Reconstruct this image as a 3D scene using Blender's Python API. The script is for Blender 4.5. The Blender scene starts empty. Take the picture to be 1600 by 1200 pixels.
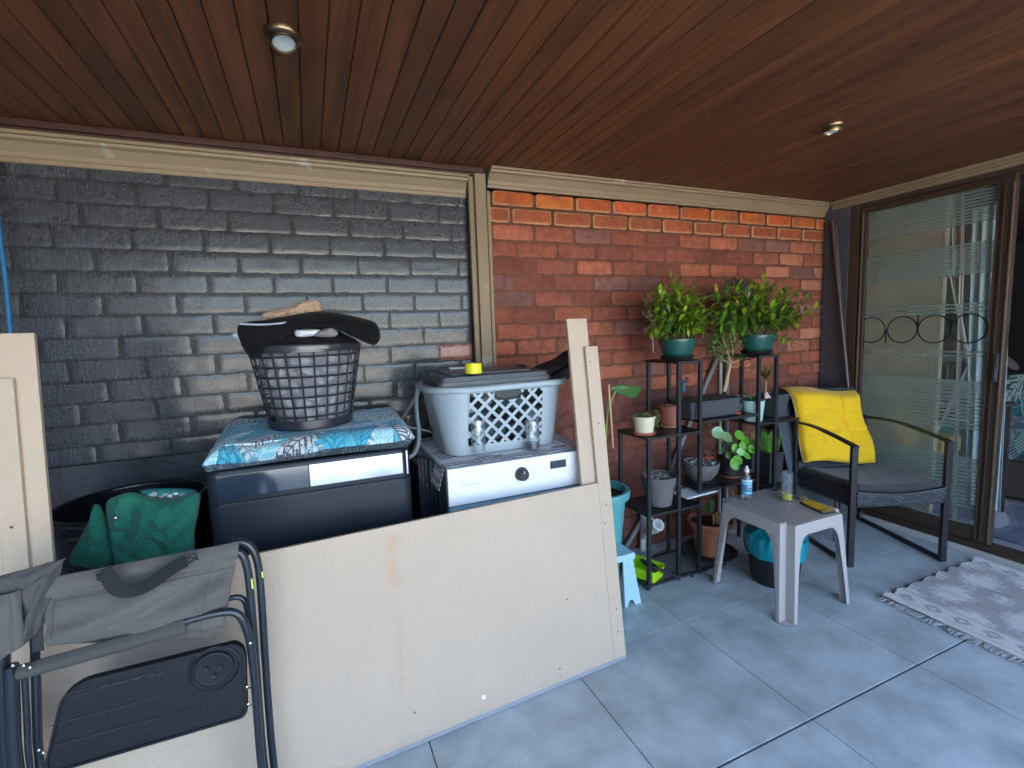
import bpy, bmesh, math, random
import numpy as np
from mathutils import Vector, Matrix, Euler, noise
random.seed(7); rnd = random.random
def ru(a, b): return a + (b - a) * rnd()
PI = math.pi
SC = bpy.context.scene
COL = SC.collection
# ------------------------------------------------------------------ camera
FPX, YAW, PIT, ROL, CH = 743.733836, 0.399269270, 0.108260576, -0.0360180843, 1.33183533
_f = Vector((math.sin(YAW) * math.cos(PIT), math.cos(YAW) * math.cos(PIT), -math.sin(PIT)))
_r = Vector((math.cos(YAW), -math.sin(YAW), 0)); _u = _r.cross(_f)
CR = _r * math.cos(ROL) + _u * math.sin(ROL); CU = -_r * math.sin(ROL) + _u * math.cos(ROL); CF = _f
cam_d = bpy.data.cameras.new('camera'); cam = bpy.data.objects.new('camera', cam_d); COL.objects.link(cam)
cam.matrix_world = Matrix(((CR.x, CU.x, -CF.x, 0), (CR.y, CU.y, -CF.y, 0), (CR.z, CU.z, -CF.z, CH), (0, 0, 0, 1)))
cam_d.sensor_width = 36; cam_d.lens = FPX / 1600 * 36; cam_d.clip_start = .02; cam_d.clip_end = 500
SC.camera = cam
# ------------------------------------------------------------------ world, sun, exposure
SUN_EL, SUN_AZ = math.radians(52), math.radians(20)      # sun stands behind the house (+y side), azimuth from +y towards +x
w = bpy.data.worlds.new('World'); SC.world = w; w.use_nodes = True
nt = w.node_tree; nt.nodes.clear()
sky = nt.nodes.new('ShaderNodeTexSky'); sky.sky_type = 'NISHITA'; sky.sun_disc = False
sky.sun_elevation = SUN_EL; sky.sun_rotation = SUN_AZ; sky.dust_density = 3.2; sky.air_density = 1; sky.ozone_density = 1.2
bg = nt.nodes.new('ShaderNodeBackground'); bg.inputs[1].default_value = .13
wo = nt.nodes.new('ShaderNodeOutputWorld'); nt.links.new(sky.outputs[0], bg.inputs[0]); nt.links.new(bg.outputs[0], wo.inputs[0])
sd = bpy.data.lights.new('sun', 'SUN'); sd.energy = 5.0; sd.angle = math.radians(.5); sd.color = (1, .90, .76)
so = bpy.data.objects.new('sun', sd); COL.objects.link(so)
sdir = Vector((math.sin(SUN_AZ) * math.cos(SUN_EL), math.cos(SUN_AZ) * math.cos(SUN_EL), math.sin(SUN_EL)))
so.rotation_euler = sdir.to_track_quat('Z', 'Y').to_euler(); so.location = sdir * 20
SC.view_settings.view_transform = 'Standard'; SC.view_settings.look = 'None'
SC.view_settings.exposure = 3.85; SC.view_settings.gamma = 1; SC.view_settings.use_curve_mapping = False
SC.cycles.max_bounces = 10; SC.cycles.diffuse_bounces = 5; SC.cycles.transparent_max_bounces = 16
SC.cycles.use_denoising = True; SC.cycles.caustics_reflective = False; SC.cycles.caustics_refractive = False
SC.cycles.sample_clamp_indirect = 6

# ------------------------------------------------------------------ pixel of the photo (1600x1200) -> point on a measured plane
def ray(px, py): return CF + CR * ((px - 800) / FPX) - CU * ((py - 600) / FPX)
def AY(px, py, y): d = ray(px, py); t = y / d.y; return Vector((d.x * t, y, CH + d.z * t))
def AX(px, py, x): d = ray(px, py); t = x / d.x; return Vector((x, d.y * t, CH + d.z * t))
def AZ(px, py, z): d = ray(px, py); t = (z - CH) / d.z; return Vector((d.x * t, d.y * t, z))
D, W, H = 2.27, 3.34, 2.125

# ------------------------------------------------------------------ materials
MATS = {}
def mat(name, col=(.5, .5, .5), rough=.5, metal=0, var=.12, vs=6, bump=0, bs=80, spec=.5, attr=False, coat=0,
        rvar=.15, trans=0, ior=1.45, alpha=1, sheen=0, stretch=(1, 1, 1), spots=None, sss=0, fine=0):
    if name in MATS: return MATS[name]
    m = bpy.data.materials.new(name); m.use_nodes = True; t = m.node_tree; N = t.nodes; L = t.links
    b = N['Principled BSDF']
    tc = N.new('ShaderNodeTexCoord'); mp = N.new('ShaderNodeMapping'); mp.inputs['Scale'].default_value = stretch
    L.new(tc.outputs['Object'], mp.inputs[0])
    n = N.new('ShaderNodeTexNoise'); n.inputs['Scale'].default_value = vs; n.inputs['Detail'].default_value = 6; n.inputs['Roughness'].default_value = .6
    L.new(mp.outputs[0], n.inputs[0])
    mr = N.new('ShaderNodeMapRange'); mr.inputs[1].default_value = .3; mr.inputs[2].default_value = .7
    mr.inputs[3].default_value = 1 - var; mr.inputs[4].default_value = 1 + var; L.new(n.outputs[0], mr.inputs[0])
    mx = N.new('ShaderNodeVectorMath'); mx.operation = 'SCALE'; L.new(mr.outputs[0], mx.inputs['Scale'])
    if attr:
        a = N.new('ShaderNodeAttribute'); a.attribute_name = 'Col'; L.new(a.outputs['Color'], mx.inputs[0])
    else: mx.inputs[0].default_value = col
    src = mx.outputs[0]
    if fine:
        nf = N.new('ShaderNodeTexNoise'); nf.inputs['Scale'].default_value = 190; nf.inputs['Detail'].default_value = 3; L.new(mp.outputs[0], nf.inputs[0])
        rf = N.new('ShaderNodeMapRange'); rf.inputs[1].default_value = .3; rf.inputs[2].default_value = .7; rf.inputs[3].default_value = 1 - fine; rf.inputs[4].default_value = 1 + fine; L.new(nf.outputs[0], rf.inputs[0])
        sf = N.new('ShaderNodeVectorMath'); sf.operation = 'SCALE'; L.new(src, sf.inputs[0]); L.new(rf.outputs[0], sf.inputs['Scale']); src = sf.outputs[0]
    if spots:                                            # (scale, threshold, colour) stains with a shape of their own
        n3 = N.new('ShaderNodeTexNoise'); n3.inputs['Scale'].default_value = spots[0]; n3.inputs['Detail'].default_value = 8; L.new(mp.outputs[0], n3.inputs[0])
        r3 = N.new('ShaderNodeMapRange'); r3.inputs[1].default_value = spots[1]; r3.inputs[2].default_value = spots[1] + .06; L.new(n3.outputs[0], r3.inputs[0])
        mm = N.new('ShaderNodeMix'); mm.data_type = 'RGBA'; L.new(r3.outputs[0], mm.inputs[0]); L.new(src, mm.inputs[6]); mm.inputs[7].default_value = (*spots[2], 1); src = mm.outputs[2]
    L.new(src, b.inputs['Base Color'])
    rr = N.new('ShaderNodeMapRange'); rr.inputs[1].default_value = .3; rr.inputs[2].default_value = .7
    rr.inputs[3].default_value = max(.02, rough - rvar * rough); rr.inputs[4].default_value = min(1, rough + rvar * rough); L.new(n.outputs[0], rr.inputs[0]); L.new(rr.outputs[0], b.inputs['Roughness'])
    b.inputs['Metallic'].default_value = metal; b.inputs['Specular IOR Level'].default_value = spec
    b.inputs['Coat Weight'].default_value = coat; b.inputs['Coat Roughness'].default_value = .15
    b.inputs['Transmission Weight'].default_value = trans; b.inputs['IOR'].default_value = ior; b.inputs['Alpha'].default_value = alpha
    b.inputs['Sheen Weight'].default_value = sheen
    if sss: b.inputs['Subsurface Weight'].default_value = sss; b.inputs['Subsurface Radius'].default_value = (.02, .03, .01)
    if bump:
        n2 = N.new('ShaderNodeTexNoise'); n2.inputs['Scale'].default_value = bs; n2.inputs['Detail'].default_value = 5; L.new(mp.outputs[0], n2.inputs[0])
        bp = N.new('ShaderNodeBump'); bp.inputs['Strength'].default_value = bump; bp.inputs['Distance'].default_value = .01
        L.new(n2.outputs[0], bp.inputs['Height']); L.new(bp.outputs[0], b.inputs['Normal'])
    MATS[name] = m; return m

# ------------------------------------------------------------------ mesh builder
ORG = {}
class MB:
    def __init__(s, T=None): s.v = []; s.f = []; s.c = []; s.T = T or Matrix(); s.uv = None
    def add(s, vs, fs, col=None):
        o = len(s.v); s.v += [tuple(s.T @ Vector(p)) for p in vs]
        for k, f in enumerate(fs):
            s.f.append(tuple(i + o for i in f)); s.c.append(col[k] if isinstance(col, list) else (col or (1, 1, 1)))
    def bmadd(s, bm, M=None, col=None):
        bm.verts.ensure_lookup_table(); bm.verts.index_update()
        s.add([(M @ v.co) if M else v.co for v in bm.verts], [[v.index for v in f.verts] for f in bm.faces], col); bm.free()
    def box(s, c, size, R=None, bev=.003, col=None, seg=2):
        bm = bmesh.new(); bmesh.ops.create_cube(bm, size=1); bmesh.ops.scale(bm, vec=size, verts=bm.verts)
        bev = min(bev, min(size) * .45)
        if bev > 0: bmesh.ops.bevel(bm, geom=bm.edges[:], offset=bev, segments=seg, profile=.5, affect='EDGES')
        M = Matrix.Translation(c) @ (R.to_4x4() if R else Matrix()); s.bmadd(bm, M, col)
    def bb(s, x0, x1, y0, y1, z0, z1, bev=.003, col=None): s.box(((x0 + x1) / 2, (y0 + y1) / 2, (z0 + z1) / 2), (abs(x1 - x0), abs(y1 - y0), abs(z1 - z0)), None, bev, col)
    def bar(s, a, b, wd, th, up=(0, 0, 1), bev=.002, col=None):     # rectangular bar from a to b
        a = Vector(a); b = Vector(b); z = (b - a); l = z.length; z.normalize(); x = Vector(up).cross(z)
        if x.length < 1e-4: x = Vector((1, 0, 0)).cross(z)
        x.normalize(); y = z.cross(x); s.box((a + b) / 2, (wd, th, l), Matrix((x, y, z)).transposed(), bev, col)
    def tube(s, pts, r, n=10, closed=False, col=None, smooth=0, cap=True):
        P = [Vector(p) for p in pts]
        for _ in range(smooth):                          # corner cutting
            Q = [] if closed else [P[0]]; m = len(P)
            for i in range(m if closed else m - 1):
                a, b = P[i], P[(i + 1) % m]; Q += [a.lerp(b, .25), a.lerp(b, .75)]
            if not closed: Q.append(P[-1])
            P = Q
        m = len(P); R = r if callable(r) else (lambda t: r)
        vs = []; fs = []; px = None
        for i in range(m):
            a = P[(i - 1) % m] if (closed or i) else P[0]; b = P[(i + 1) % m] if (closed or i < m - 1) else P[-1]
            t = (b - a)
            if t.length < 1e-9: t = Vector((0, 0, 1))
            t.normalize()
            if px is None:
                px = t.orthogonal().normalized()
            px = (px - t * px.dot(t)); px = px.normalized() if px.length > 1e-6 else t.orthogonal().normalized()
            py = t.cross(px); rr = R(i / max(1, m - 1))
            for k in range(n):
                an = 2 * PI * k / n; vs.append(P[i] + px * (math.cos(an) * rr) + py * (math.sin(an) * rr))
        for i in range(m if closed else m - 1):
            for k in range(n):
                j = (i + 1) % m; fs.append((i * n + k, i * n + (k + 1) % n, j * n + (k + 1) % n, j * n + k))
        if not closed and cap: fs.append(tuple(range(n))[::-1]); fs.append(tuple((m - 1) * n + k for k in range(n)))
        s.add(vs, fs, col)
    def lathe(s, prof, c=(0, 0, 0), n=32, col=None, R=None, jit=0):
        c = Vector(c); vs = []; fs = []
        for (r, z) in prof:
            for k in range(n):
                a = 2 * PI * k / n; q = 1 + (jit * noise.noise(Vector((math.cos(a) * 2, math.sin(a) * 2, z * 20))) if jit else 0)
                p = Vector((r * math.cos(a) * q, r * math.sin(a) * q, z)); vs.append((R @ p if R else p) + c)
        for i in range(len(prof) - 1):
            for k in range(n):
                fs.append((i * n + k, i * n + (k + 1) % n, (i + 1) * n + (k + 1) % n, (i + 1) * n + k))
        s.add(vs, fs, col)
    def disc(s, c, r, n=24, col=None, R=None):
        c = Vector(c); vs = [c] + [c + ((R @ Vector((r * math.cos(2 * PI * k / n), r * math.sin(2 * PI * k / n), 0))) if R else Vector((r * math.cos(2 * PI * k / n), r * math.sin(2 * PI * k / n), 0))) for k in range(n)]
        s.add(vs, [(0, 1 + k, 1 + (k + 1) % n) for k in range(n)], col)
    def cyl(s, a, b, r, n=20, col=None, r2=None): s.tube([a, b], (lambda t: r + ((r2 if r2 is not None else r) - r) * t), n, col=col)
    def prism(s, poly, o, u, v, th, bev=0, col=None):    # polygon (u,v) at o, thickness th along u x v
        o, u, v = Vector(o), Vector(u).normalized(), Vector(v).normalized(); w_ = u.cross(v)
        bm = bmesh.new(); vs = [bm.verts.new(o + u * p[0] + v * p[1]) for p in poly]; f = bm.faces.new(vs)
        r = bmesh.ops.extrude_face_region(bm, geom=[f]); bmesh.ops.translate(bm, vec=w_ * th, verts=[e for e in r['geom'] if isinstance(e, bmesh.types.BMVert)])
        if bev: bmesh.ops.bevel(bm, geom=[e for e in bm.edges if len(e.link_faces) == 2 and e.calc_face_angle(0) > .7], offset=bev, segments=2, profile=.5, affect='EDGES')
        bmesh.ops.triangulate(bm, faces=[f for f in bm.faces if len(f.verts) > 4]); s.bmadd(bm, None, col)
    def grid(s, nu, nv, fn, col=None, cu=False):         # fn(u,v)->point ; col(u,v)->rgb
        vs = [fn(i / nu, j / nv) for j in range(nv + 1) for i in range(nu + (0 if cu else 1))]; M = nu if cu else nu + 1
        fs = []; cs = []
        for j in range(nv):
            for i in range(nu):
                fs.append((j * M + i, j * M + (i + 1) % M, (j + 1) * M + (i + 1) % M, (j + 1) * M + i))
                cs.append(col((i + .5) / nu, (j + .5) / nv) if callable(col) else (col or (1, 1, 1)))
        s.add(vs, fs, cs)
    def puff(s, outline, T, nrm=(0, 1, 0), wr=.01, rings=7, n=56, ws=14, col=None, seed=0, rg=0):
        nrm = Vector(nrm).normalized(); O = [Vector(p) for p in outline]; m = len(O)
        P = []
        for i in range(m):                               # Catmull-Rom resample
            a, b, c, d = O[i - 1], O[i], O[(i + 1) % m], O[(i + 2) % m]
            for k in range(max(2, n // m)):
                t = k / max(2, n // m); P.append(.5 * ((2 * b) + (c - a) * t + (2 * a - 5 * b + 4 * c - d) * t * t + (3 * b - a - 3 * c + d) * t ** 3))
        N = len(P); C = sum(P, Vector()) / N; vs = []; fs = []
        def lay(sgn):
            base = len(vs)
            for r in range(1, rings + 1):
                q = math.sin(r / rings * PI / 2); h = math.sqrt(max(0, 1 - q * q))
                for p in P:
                    x = C.lerp(p, q); dd = noise.noise(x * ws + Vector((seed, 0, sgn))) * wr + noise.noise(x * ws * 2.7 + Vector((seed, 5, sgn))) * wr * .4 - (abs(noise.noise(Vector((x.x * 9 + x.z * 5, seed, x.z * 11 - x.x * 9)))) * rg * 2 + abs(noise.noise(Vector((x.x * 22 + x.z * 20, seed, x.z * 12 - x.x * 8)))) * rg if rg else 0) * sgn
                    vs.append(x + nrm * (sgn * (T / 2 * h) + dd * (h * .8 + .2)))
            vs.append(C + nrm * (sgn * T / 2)); ci = len(vs) - 1
            for r in range(rings - 1):
                for k in range(N):
                    a = base + r * N + k; b = base + r * N + (k + 1) % N; q_ = (a, b, b + N, a + N); fs.append(q_ if sgn < 0 else q_[::-1])
            for k in range(N):
                q_ = (ci, base + (k + 1) % N, base + k); fs.append(q_ if sgn < 0 else q_[::-1])
            return base + (rings - 1) * N
        e1 = lay(-1); e2 = lay(1)
        for k in range(N): fs.append((e1 + k, e1 + (k + 1) % N, e2 + (k + 1) % N, e2 + k))
        s.add(vs, fs, col)
    def build(s, name, m, parent=None, label=None, smooth=40, solid=0, tagkw=None, off=-1):
        org = ORG.get(parent.name, Vector()) if parent else Vector()
        me = bpy.data.meshes.new(name)
        me.from_pydata([(p[0] - org.x, p[1] - org.y, p[2] - org.z) for p in s.v], [], s.f); me.update()
        ca = me.color_attributes.new('Col', 'FLOAT_COLOR', 'CORNER')
        arr = np.ones((len(me.loops), 4), np.float32); cc = np.array(s.c, np.float32).reshape(-1, 3)
        arr[:, :3] = np.repeat(cc, np.array([len(f) for f in s.f]), axis=0); ca.data.foreach_set('color', arr.ravel())
        if s.uv is not None:
            ul = me.uv_layers.new(name='UVMap'); ul.data.foreach_set('uv', np.array(s.uv, np.float32).ravel())
        me.polygons.foreach_set('use_smooth', [smooth > 0] * len(me.polygons))
        if smooth > 0: me.set_sharp_from_angle(angle=math.radians(smooth))
        for mm in (m if isinstance(m, (list, tuple)) else [m]): me.materials.append(mm)
        o = bpy.data.objects.new(name, me); COL.objects.link(o)
        if parent: o.parent = parent
        ORG[o.name] = org.copy()
        if solid: md = o.modifiers.new('thickness', 'SOLIDIFY'); md.thickness = solid; md.offset = off
        if smooth > 0 and len(s.f) < 9000 and s.uv is None: md = o.modifiers.new('normals', 'WEIGHTED_NORMAL'); md.keep_sharp = True
        if label: o['label'] = label
        return o
def tag(o, label, cat, group=None, kind=None):
    o['label'] = label; o['category'] = cat
    if group: o['group'] = group
    return o
def struct(o): o['kind'] = 'structure'; return o
def thing(name, label, cat, loc, group=None):
    o = bpy.data.objects.new(name, None); COL.objects.link(o); o.location = loc; o.empty_display_size = .05
    ORG[o.name] = Vector(loc); return tag(o, label, cat, group)
def TR(x, y, z, rz=0, rx=0, ry=0): return Matrix.Translation((x, y, z)) @ Euler((rx, ry, rz)).to_matrix().to_4x4()

# ================================================================== SETTING
# ---- floor: one grout sheet and bevelled tiles on it
S, X0, Y0 = .6, .2673, 1.5778
def tile_mat():
    m = mat('floor_tile', rough=.40, var=.26, vs=5, attr=True, bump=.04, bs=250, spec=.4, rvar=.3, fine=.10, spots=(38, .70, (.30, .34, .35)))
    return m
mb = MB(); mb.add([(-3.2, -9, -.006), (W, -9, -.006), (W, 2.4, -.006), (-3.2, 2.4, -.006)], [(0, 1, 2, 3)])
struct(mb.build('floor_grout', mat('grout', (.10, .11, .12), .9)))
mb = MB()
for i in range(-6, 7):
    for j in range(-8, 3):
        x0, y0 = X0 + i * S, Y0 + j * S; x1, y1 = x0 + S, y0 + S
        gx = .0018; ga = .0018; gb = .0018
        if j == -1: ga = .0045                           # wide joint below the row that starts at y=.978
        if j == -2: gb = .0045
        X1 = min(x1 - gx, W - .012)
        Y1 = min(y1 - gb, 2.39)
        if x0 > W - .02: continue
        k = ru(.975, 1.025); c = (.44 * k, .495 * k, .50 * k)
        mb.bb(x0 + gx, X1, y0 + ga, Y1, -.02, 0, .0012, c)
struct(mb.build('floor', tile_mat()))
# ---- yard behind the camera, sunlit, sends light under the roof
mb = MB(); mb.add([(-60, -70, -.03), (60, -70, -.03), (60, -9, -.03), (-60, -9, -.03), (-60, 60, -.03), (60, 60, -.03), (-3.2, -9, -.03), (-3.2, 60, -.03), (9, -9, -.03), (9, 60, -.03)], [(0, 1, 2, 6, 3), (3, 6, 7, 4), (8, 2, 5, 9)])
struct(mb.build('yard_ground', mat('yard', (.47, .455, .43), .9, var=.25, vs=.8, spots=(2.2, .56, (.12, .17, .05)))))

# ---- ceiling planks, each with its own tone, V joints between
def wood_mat(name, dark, light, scale=(14, .9, 14), rough=.5, attr=True):
    m = bpy.data.materials.new(name); m.use_nodes = True; N = m.node_tree.nodes; L = m.node_tree.links; b = N['Principled BSDF']
    tc = N.new('ShaderNodeTexCoord'); mp = N.new('ShaderNodeMapping'); mp.inputs['Scale'].default_value = scale; L.new(tc.outputs['Object'], mp.inputs[0])
    at_ = N.new('ShaderNodeAttribute'); at_.attribute_name = 'Col'
    vm = N.new('ShaderNodeVectorMath'); vm.operation = 'MULTIPLY_ADD'; vm.inputs[1].default_value = (9, 40, 13); L.new(at_.outputs['Color'], vm.inputs[0]); L.new(mp.outputs[0], vm.inputs[2])
    n = N.new('ShaderNodeTexNoise'); n.inputs['Scale'].default_value = 1.6; n.inputs['Detail'].default_value = 9; n.inputs['Roughness'].default_value = .68; n.inputs['Distortion'].default_value = 1.2; L.new(vm.outputs[0], n.inputs[0])
    cr = N.new('ShaderNodeValToRGB'); cr.color_ramp.elements[0].position = .32; cr.color_ramp.elements[1].position = .72
    cr.color_ramp.elements[0].color = (*dark, 1); cr.color_ramp.elements[1].color = (*light, 1); L.new(n.outputs[0], cr.inputs[0])
    # knots
    m2 = N.new('ShaderNodeMapping'); m2.inputs['Scale'].default_value = (7, 2.1, 7); L.new(tc.outputs['Object'], m2.inputs[0])
    vo = N.new('ShaderNodeTexVoronoi'); vo.inputs['Scale'].default_value = 1; L.new(m2.outputs[0], vo.inputs[0])
    kr = N.new('ShaderNodeMapRange'); kr.inputs[1].default_value = .05; kr.inputs[2].default_value = .16; kr.inputs[3].default_value = .35; kr.inputs[4].default_value = 1; L.new(vo.outputs['Distance'], kr.inputs[0])
    sc = N.new('ShaderNodeVectorMath'); sc.operation = 'SCALE'; L.new(cr.outputs[0], sc.inputs[0]); L.new(kr.outputs[0], sc.inputs['Scale'])
    mu = N.new('ShaderNodeVectorMath'); mu.operation = 'MULTIPLY'; L.new(sc.outputs[0], mu.inputs[0]); L.new(at_.outputs['Color'], mu.inputs[1])
    L.new(mu.outputs[0], b.inputs['Base Color']); b.inputs['Roughness'].default_value = rough; b.inputs['Specular IOR Level'].default_value = .4
    bp = N.new('ShaderNodeBump'); bp.inputs['Strength'].default_value = .25; bp.inputs['Distance'].default_value = .004; L.new(n.outputs[0], bp.inputs['Height']); L.new(bp.outputs[0], b.inputs['Normal'])
    return m
mb = MB(); PW = .0697; k = -36; x = .037 + PW * k
while x < W + .02:
    t = ru(.82, 1.16); c = (t * ru(.96, 1.05), t, t * ru(.9, 1.1))
    g = .0011; e = .0028; z0, z1 = H, H + .012
    prof = [(x + g, z1), (x + g, z0 + e), (x + g + e, z0), (x + PW - g - e, z0), (x + PW - g, z0 + e), (x + PW - g, z1)]
    vs = [(p[0], -.35, p[1]) for p in prof] + [(p[0], 2.36, p[1]) for p in prof]
    mb.add(vs, [(i, i + 1, i + 7, i + 6) for i in range(5)], c); x += PW
ceil = struct(mb.build('ceiling', wood_mat('ceiling_wood', (.062, .022, .010), (.20, .068, .025)), smooth=0))
mb = MB(); mb.bb(-3.2, 9, -.42, 4.5, H + .0125, H + .2, 0); mb.bb(-3.2, W + .1, -.45, -.35, H - .10, H + .21, .004)
struct(mb.build('roof_slab', mat('roof_dark', (.06, .03, .02), .8)))

# ---- brick walls
def brick_mat(name, painted):
    m = bpy.data.materials.new(name); m.use_nodes = True; N = m.node_tree.nodes; L = m.node_tree.links; b = N['Principled BSDF']
    tc = N.new('ShaderNodeTexCoord'); at_ = N.new('ShaderNodeAttribute'); at_.attribute_name = 'Col'
    def noi(s, d=6, r=.6):
        n = N.new('ShaderNodeTexNoise'); n.inputs['Scale'].default_value = s; n.inputs['Detail'].default_value = d; n.inputs['Roughness'].default_value = r; L.new(tc.outputs['Object'], n.inputs[0]); return n.outputs[0]
    def mrange(src, a, b_, c, d):
        r = N.new('ShaderNodeMapRange'); r.inputs[1].default_value = a; r.inputs[2].default_value = b_; r.inputs[3].default_value = c; r.inputs[4].default_value = d; L.new(src, r.inputs[0]); return r.outputs[0]
    def mixc(fac, a, b_):
        x = N.new('ShaderNodeMix'); x.data_type = 'RGBA'; L.new(fac, x.inputs[0])
        if isinstance(a, tuple): x.inputs[6].default_value = (*a, 1)
        else: L.new(a, x.inputs[6])
        if isinstance(b_, tuple): x.inputs[7].default_value = (*b_, 1)
        else: L.new(b_, x.inputs[7])
        return x.outputs[2]
    def math_(op, a, b_=None):
        x = N.new('ShaderNodeMath'); x.operation = op
        for i, q in enumerate((a, b_)):
            if q is None: continue
            if isinstance(q, (int, float)): x.inputs[i].default_value = q
            else: L.new(q, x.inputs[i])
        return x.outputs[0]
    n1 = noi(28, 9, .7); n2 = noi(5); nf = noi(140, 4)
    sc = N.new('ShaderNodeVectorMath'); sc.operation = 'SCALE'; L.new(at_.outputs['Color'], sc.inputs[0]); L.new(mrange(n1, .3, .7, .66, 1.3), sc.inputs['Scale'])
    c = sc.outputs[0]
    uv = N.new('ShaderNodeUVMap'); uv.uv_map = 'UVMap'; sp = N.new('ShaderNodeSeparateXYZ'); L.new(uv.outputs[0], sp.inputs[0])
    if painted:
        chips = mrange(noi(34, 8, .75), .735, .75, 0, 1)
        c = mixc(chips, c, (.55, .50, .46))
        mpv = N.new('ShaderNodeMapping'); mpv.inputs['Scale'].default_value = (1, 1, .16); L.new(tc.outputs['Object'], mpv.inputs[0]); nv_ = N.new('ShaderNodeTexNoise'); nv_.inputs['Scale'].default_value = 120; nv_.inputs['Detail'].default_value = 5; L.new(mpv.outputs[0], nv_.inputs[0]); nf = math_('ADD', nf, math_('MULTIPLY', nv_.outputs[0], 1.1))
        rg = math_('ADD', math_('ADD', mrange(n1, .3, .7, .12, .40), mrange(n2, .35, .65, -.02, .16)), mrange(sp.outputs[1], .3, .6, 0, .13))
        L.new(mrange(sp.outputs[1], .3, .6, .85, .25), b.inputs['Coat Weight'])
    else:
        # sp.x: pale 0..1 flag, sp.y: distance from the brick's edge in metres, wobbled
        d = math_('ADD', sp.outputs[1], math_('MULTIPLY', math_('SUBTRACT', n1, .5), .022))
        rim = mrange(d, .005, .012, 1, 0)
        c = mixc(math_('MULTIPLY', rim, math_('MULTIPLY', sp.outputs[0], .85)), c, (.62, .33, .17))
        dust = mrange(noi(9, 8, .7), .50, .68, 0, .7)
        c = mixc(dust, c, (.19, .080, .055))
        chips = mrange(noi(30, 9, .8), .74, .76, 0, .8)
        c = mixc(chips, c, (.62, .52, .44))
        rg = mrange(n2, .3, .7, .62, .9)
    L.new(c, b.inputs['Base Color']); L.new(rg, b.inputs['Roughness']); b.inputs['Specular IOR Level'].default_value = .6 if painted else .3
    if painted: b.inputs['Coat Weight'].default_value = .75; b.inputs['Coat Roughness'].default_value = .2; b.inputs['Coat IOR'].default_value = 1.5
    bp = N.new('ShaderNodeBump'); bp.inputs['Strength'].default_value = 1 if painted else 1; bp.inputs['Distance'].default_value = .0065 if painted else .006
    L.new(math_('ADD', n1, math_('MULTIPLY', nf, .7 if painted else .5)), bp.inputs['Height']); L.new(bp.outputs[0], b.inputs['Normal'])
    return m
def brick_wall(x0, x1, zb, zt, y, zj, xj, colf, mcol, depth, jitter, name, m, nx=14, nz=6, groundz=0):
    B = MB(); uv = []
    # mortar bed with its own unevenness
    nu = int((x1 - x0) / .02); nv = int((zt - zb) / .02)
    def mfn(u, v):
        X = x0 + (x1 - x0) * u; Z = zb + (zt - zb) * v; return (X, y + .0006 - (.0015 if jitter < 2 else .0002) * noise.noise(Vector((X * 40, Z * 40, 0))) - (.002 if jitter < 2 else .0002) * noise.noise(Vector((X * 7, Z * 7, 3))), Z)
    def mc(u, v):
        X = x0 + (x1 - x0) * u; Z = zb + (zt - zb) * v
        return mcol(X, Z)
    B.grid(nu, nv, mfn, mc); uv += [(0, 1)] * (4 * nu * nv)
    PZ, PX = .083, .238; r = 0
    k0 = int((zj - zt) / PZ) - 1
    for k in range(k0, 60):
        jg = .0048 if jitter > 2 else 0; zt_ = zj - PZ * k - .005 + jg; z_b = zt_ - .0735 - 2 * jg
        if zt_ < zb + .02: break
        if z_b > zt: continue
        zc1 = min(zt_, zt); off = (PX / 2 if k % 2 else 0) + ru(-.02, .02) * jitter
        x = xj + off - PX * 14
        while x < x1:
            a = max(x + .005 - jg * .8 + ru(0, .003), x0); bx = min(x + PX - .005 + jg * .8 - ru(0, .003), x1); x += PX
            if bx - a < .03: continue
            cA, pale, dp = colf((a + bx) / 2, (zt_ + z_b) / 2, k)
            if dp <= 0: continue
            sx, sz = bx - a, zc1 - z_b; o = len(B.v); rad = .008 if jitter > 2 else ((.006 if k < 2 else ru(.008, .022)))
            s1, s2 = ru(0, 99), ru(0, 99)
            fa, fb, fd = [], [], []
            for j in range(nz + 1):
                for i in range(nx + 1):
                    u = (1 - math.cos(i / nx * PI)) / 2 * .35 + i / nx * .65; v = (1 - math.cos(j / nz * PI)) / 2 * .4 + j / nz * .6
                    X = a + sx * u; Z = z_b + sz * v
                    ex = min(u * sx, (1 - u) * sx); ez = min(v * sz, (1 - v) * sz)
                    if ex < rad and ez < rad:            # round the corners in plan
                        q = math.hypot(rad - ex, rad - ez); e = max(0, rad - q)
                        if q > rad:
                            cx = a + rad if u < .5 else bx - rad; cz = z_b + rad if v < .5 else zc1 - rad
                            X = cx + (X - cx) * rad / q; Z = cz + (Z - cz) * rad / q; e = 0
                    else: e = min(ex, ez)
                    wob = noise.noise(Vector((X * 30 + s1, Z * 30, s2))) * (.0042 if jitter > 2 else (.002 if k < 2 else .006)) * (1 - min(1, e / .03))
                    X += wob if ex < .03 else 0; Z += wob if ez < .03 else 0
                    h = min(1, e / (.0045 if jitter > 2 else .006)); h = (h * h * (3 - 2 * h) if jitter > 2 else math.sqrt(h * (2 - h))) if h > 0 else 0
                    dep = dp * h + ((.0016 if jitter < 2 else .00035) * noise.noise(Vector((X * 22, Z * 22, s1))) * jitter if h > 0 else 0)
                    B.v.append((X, y + (.0012 if jitter > 2 else .0025) - (dep + (.0012 if jitter > 2 else .0025) * h), Z)); fd.append(e)
            for j in range(nz):
                for i in range(nx):
                    q = j * (nx + 1) + i; f = (q, q + 1, q + nx + 2, q + nx + 1); B.f.append(tuple(o + t for t in f)); B.c.append(cA)
                    uv += [(pale, fd[t]) for t in f]
    B.uv = uv
    return B.build(name, m, smooth=60)
HB = 1.957 + .083
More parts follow.
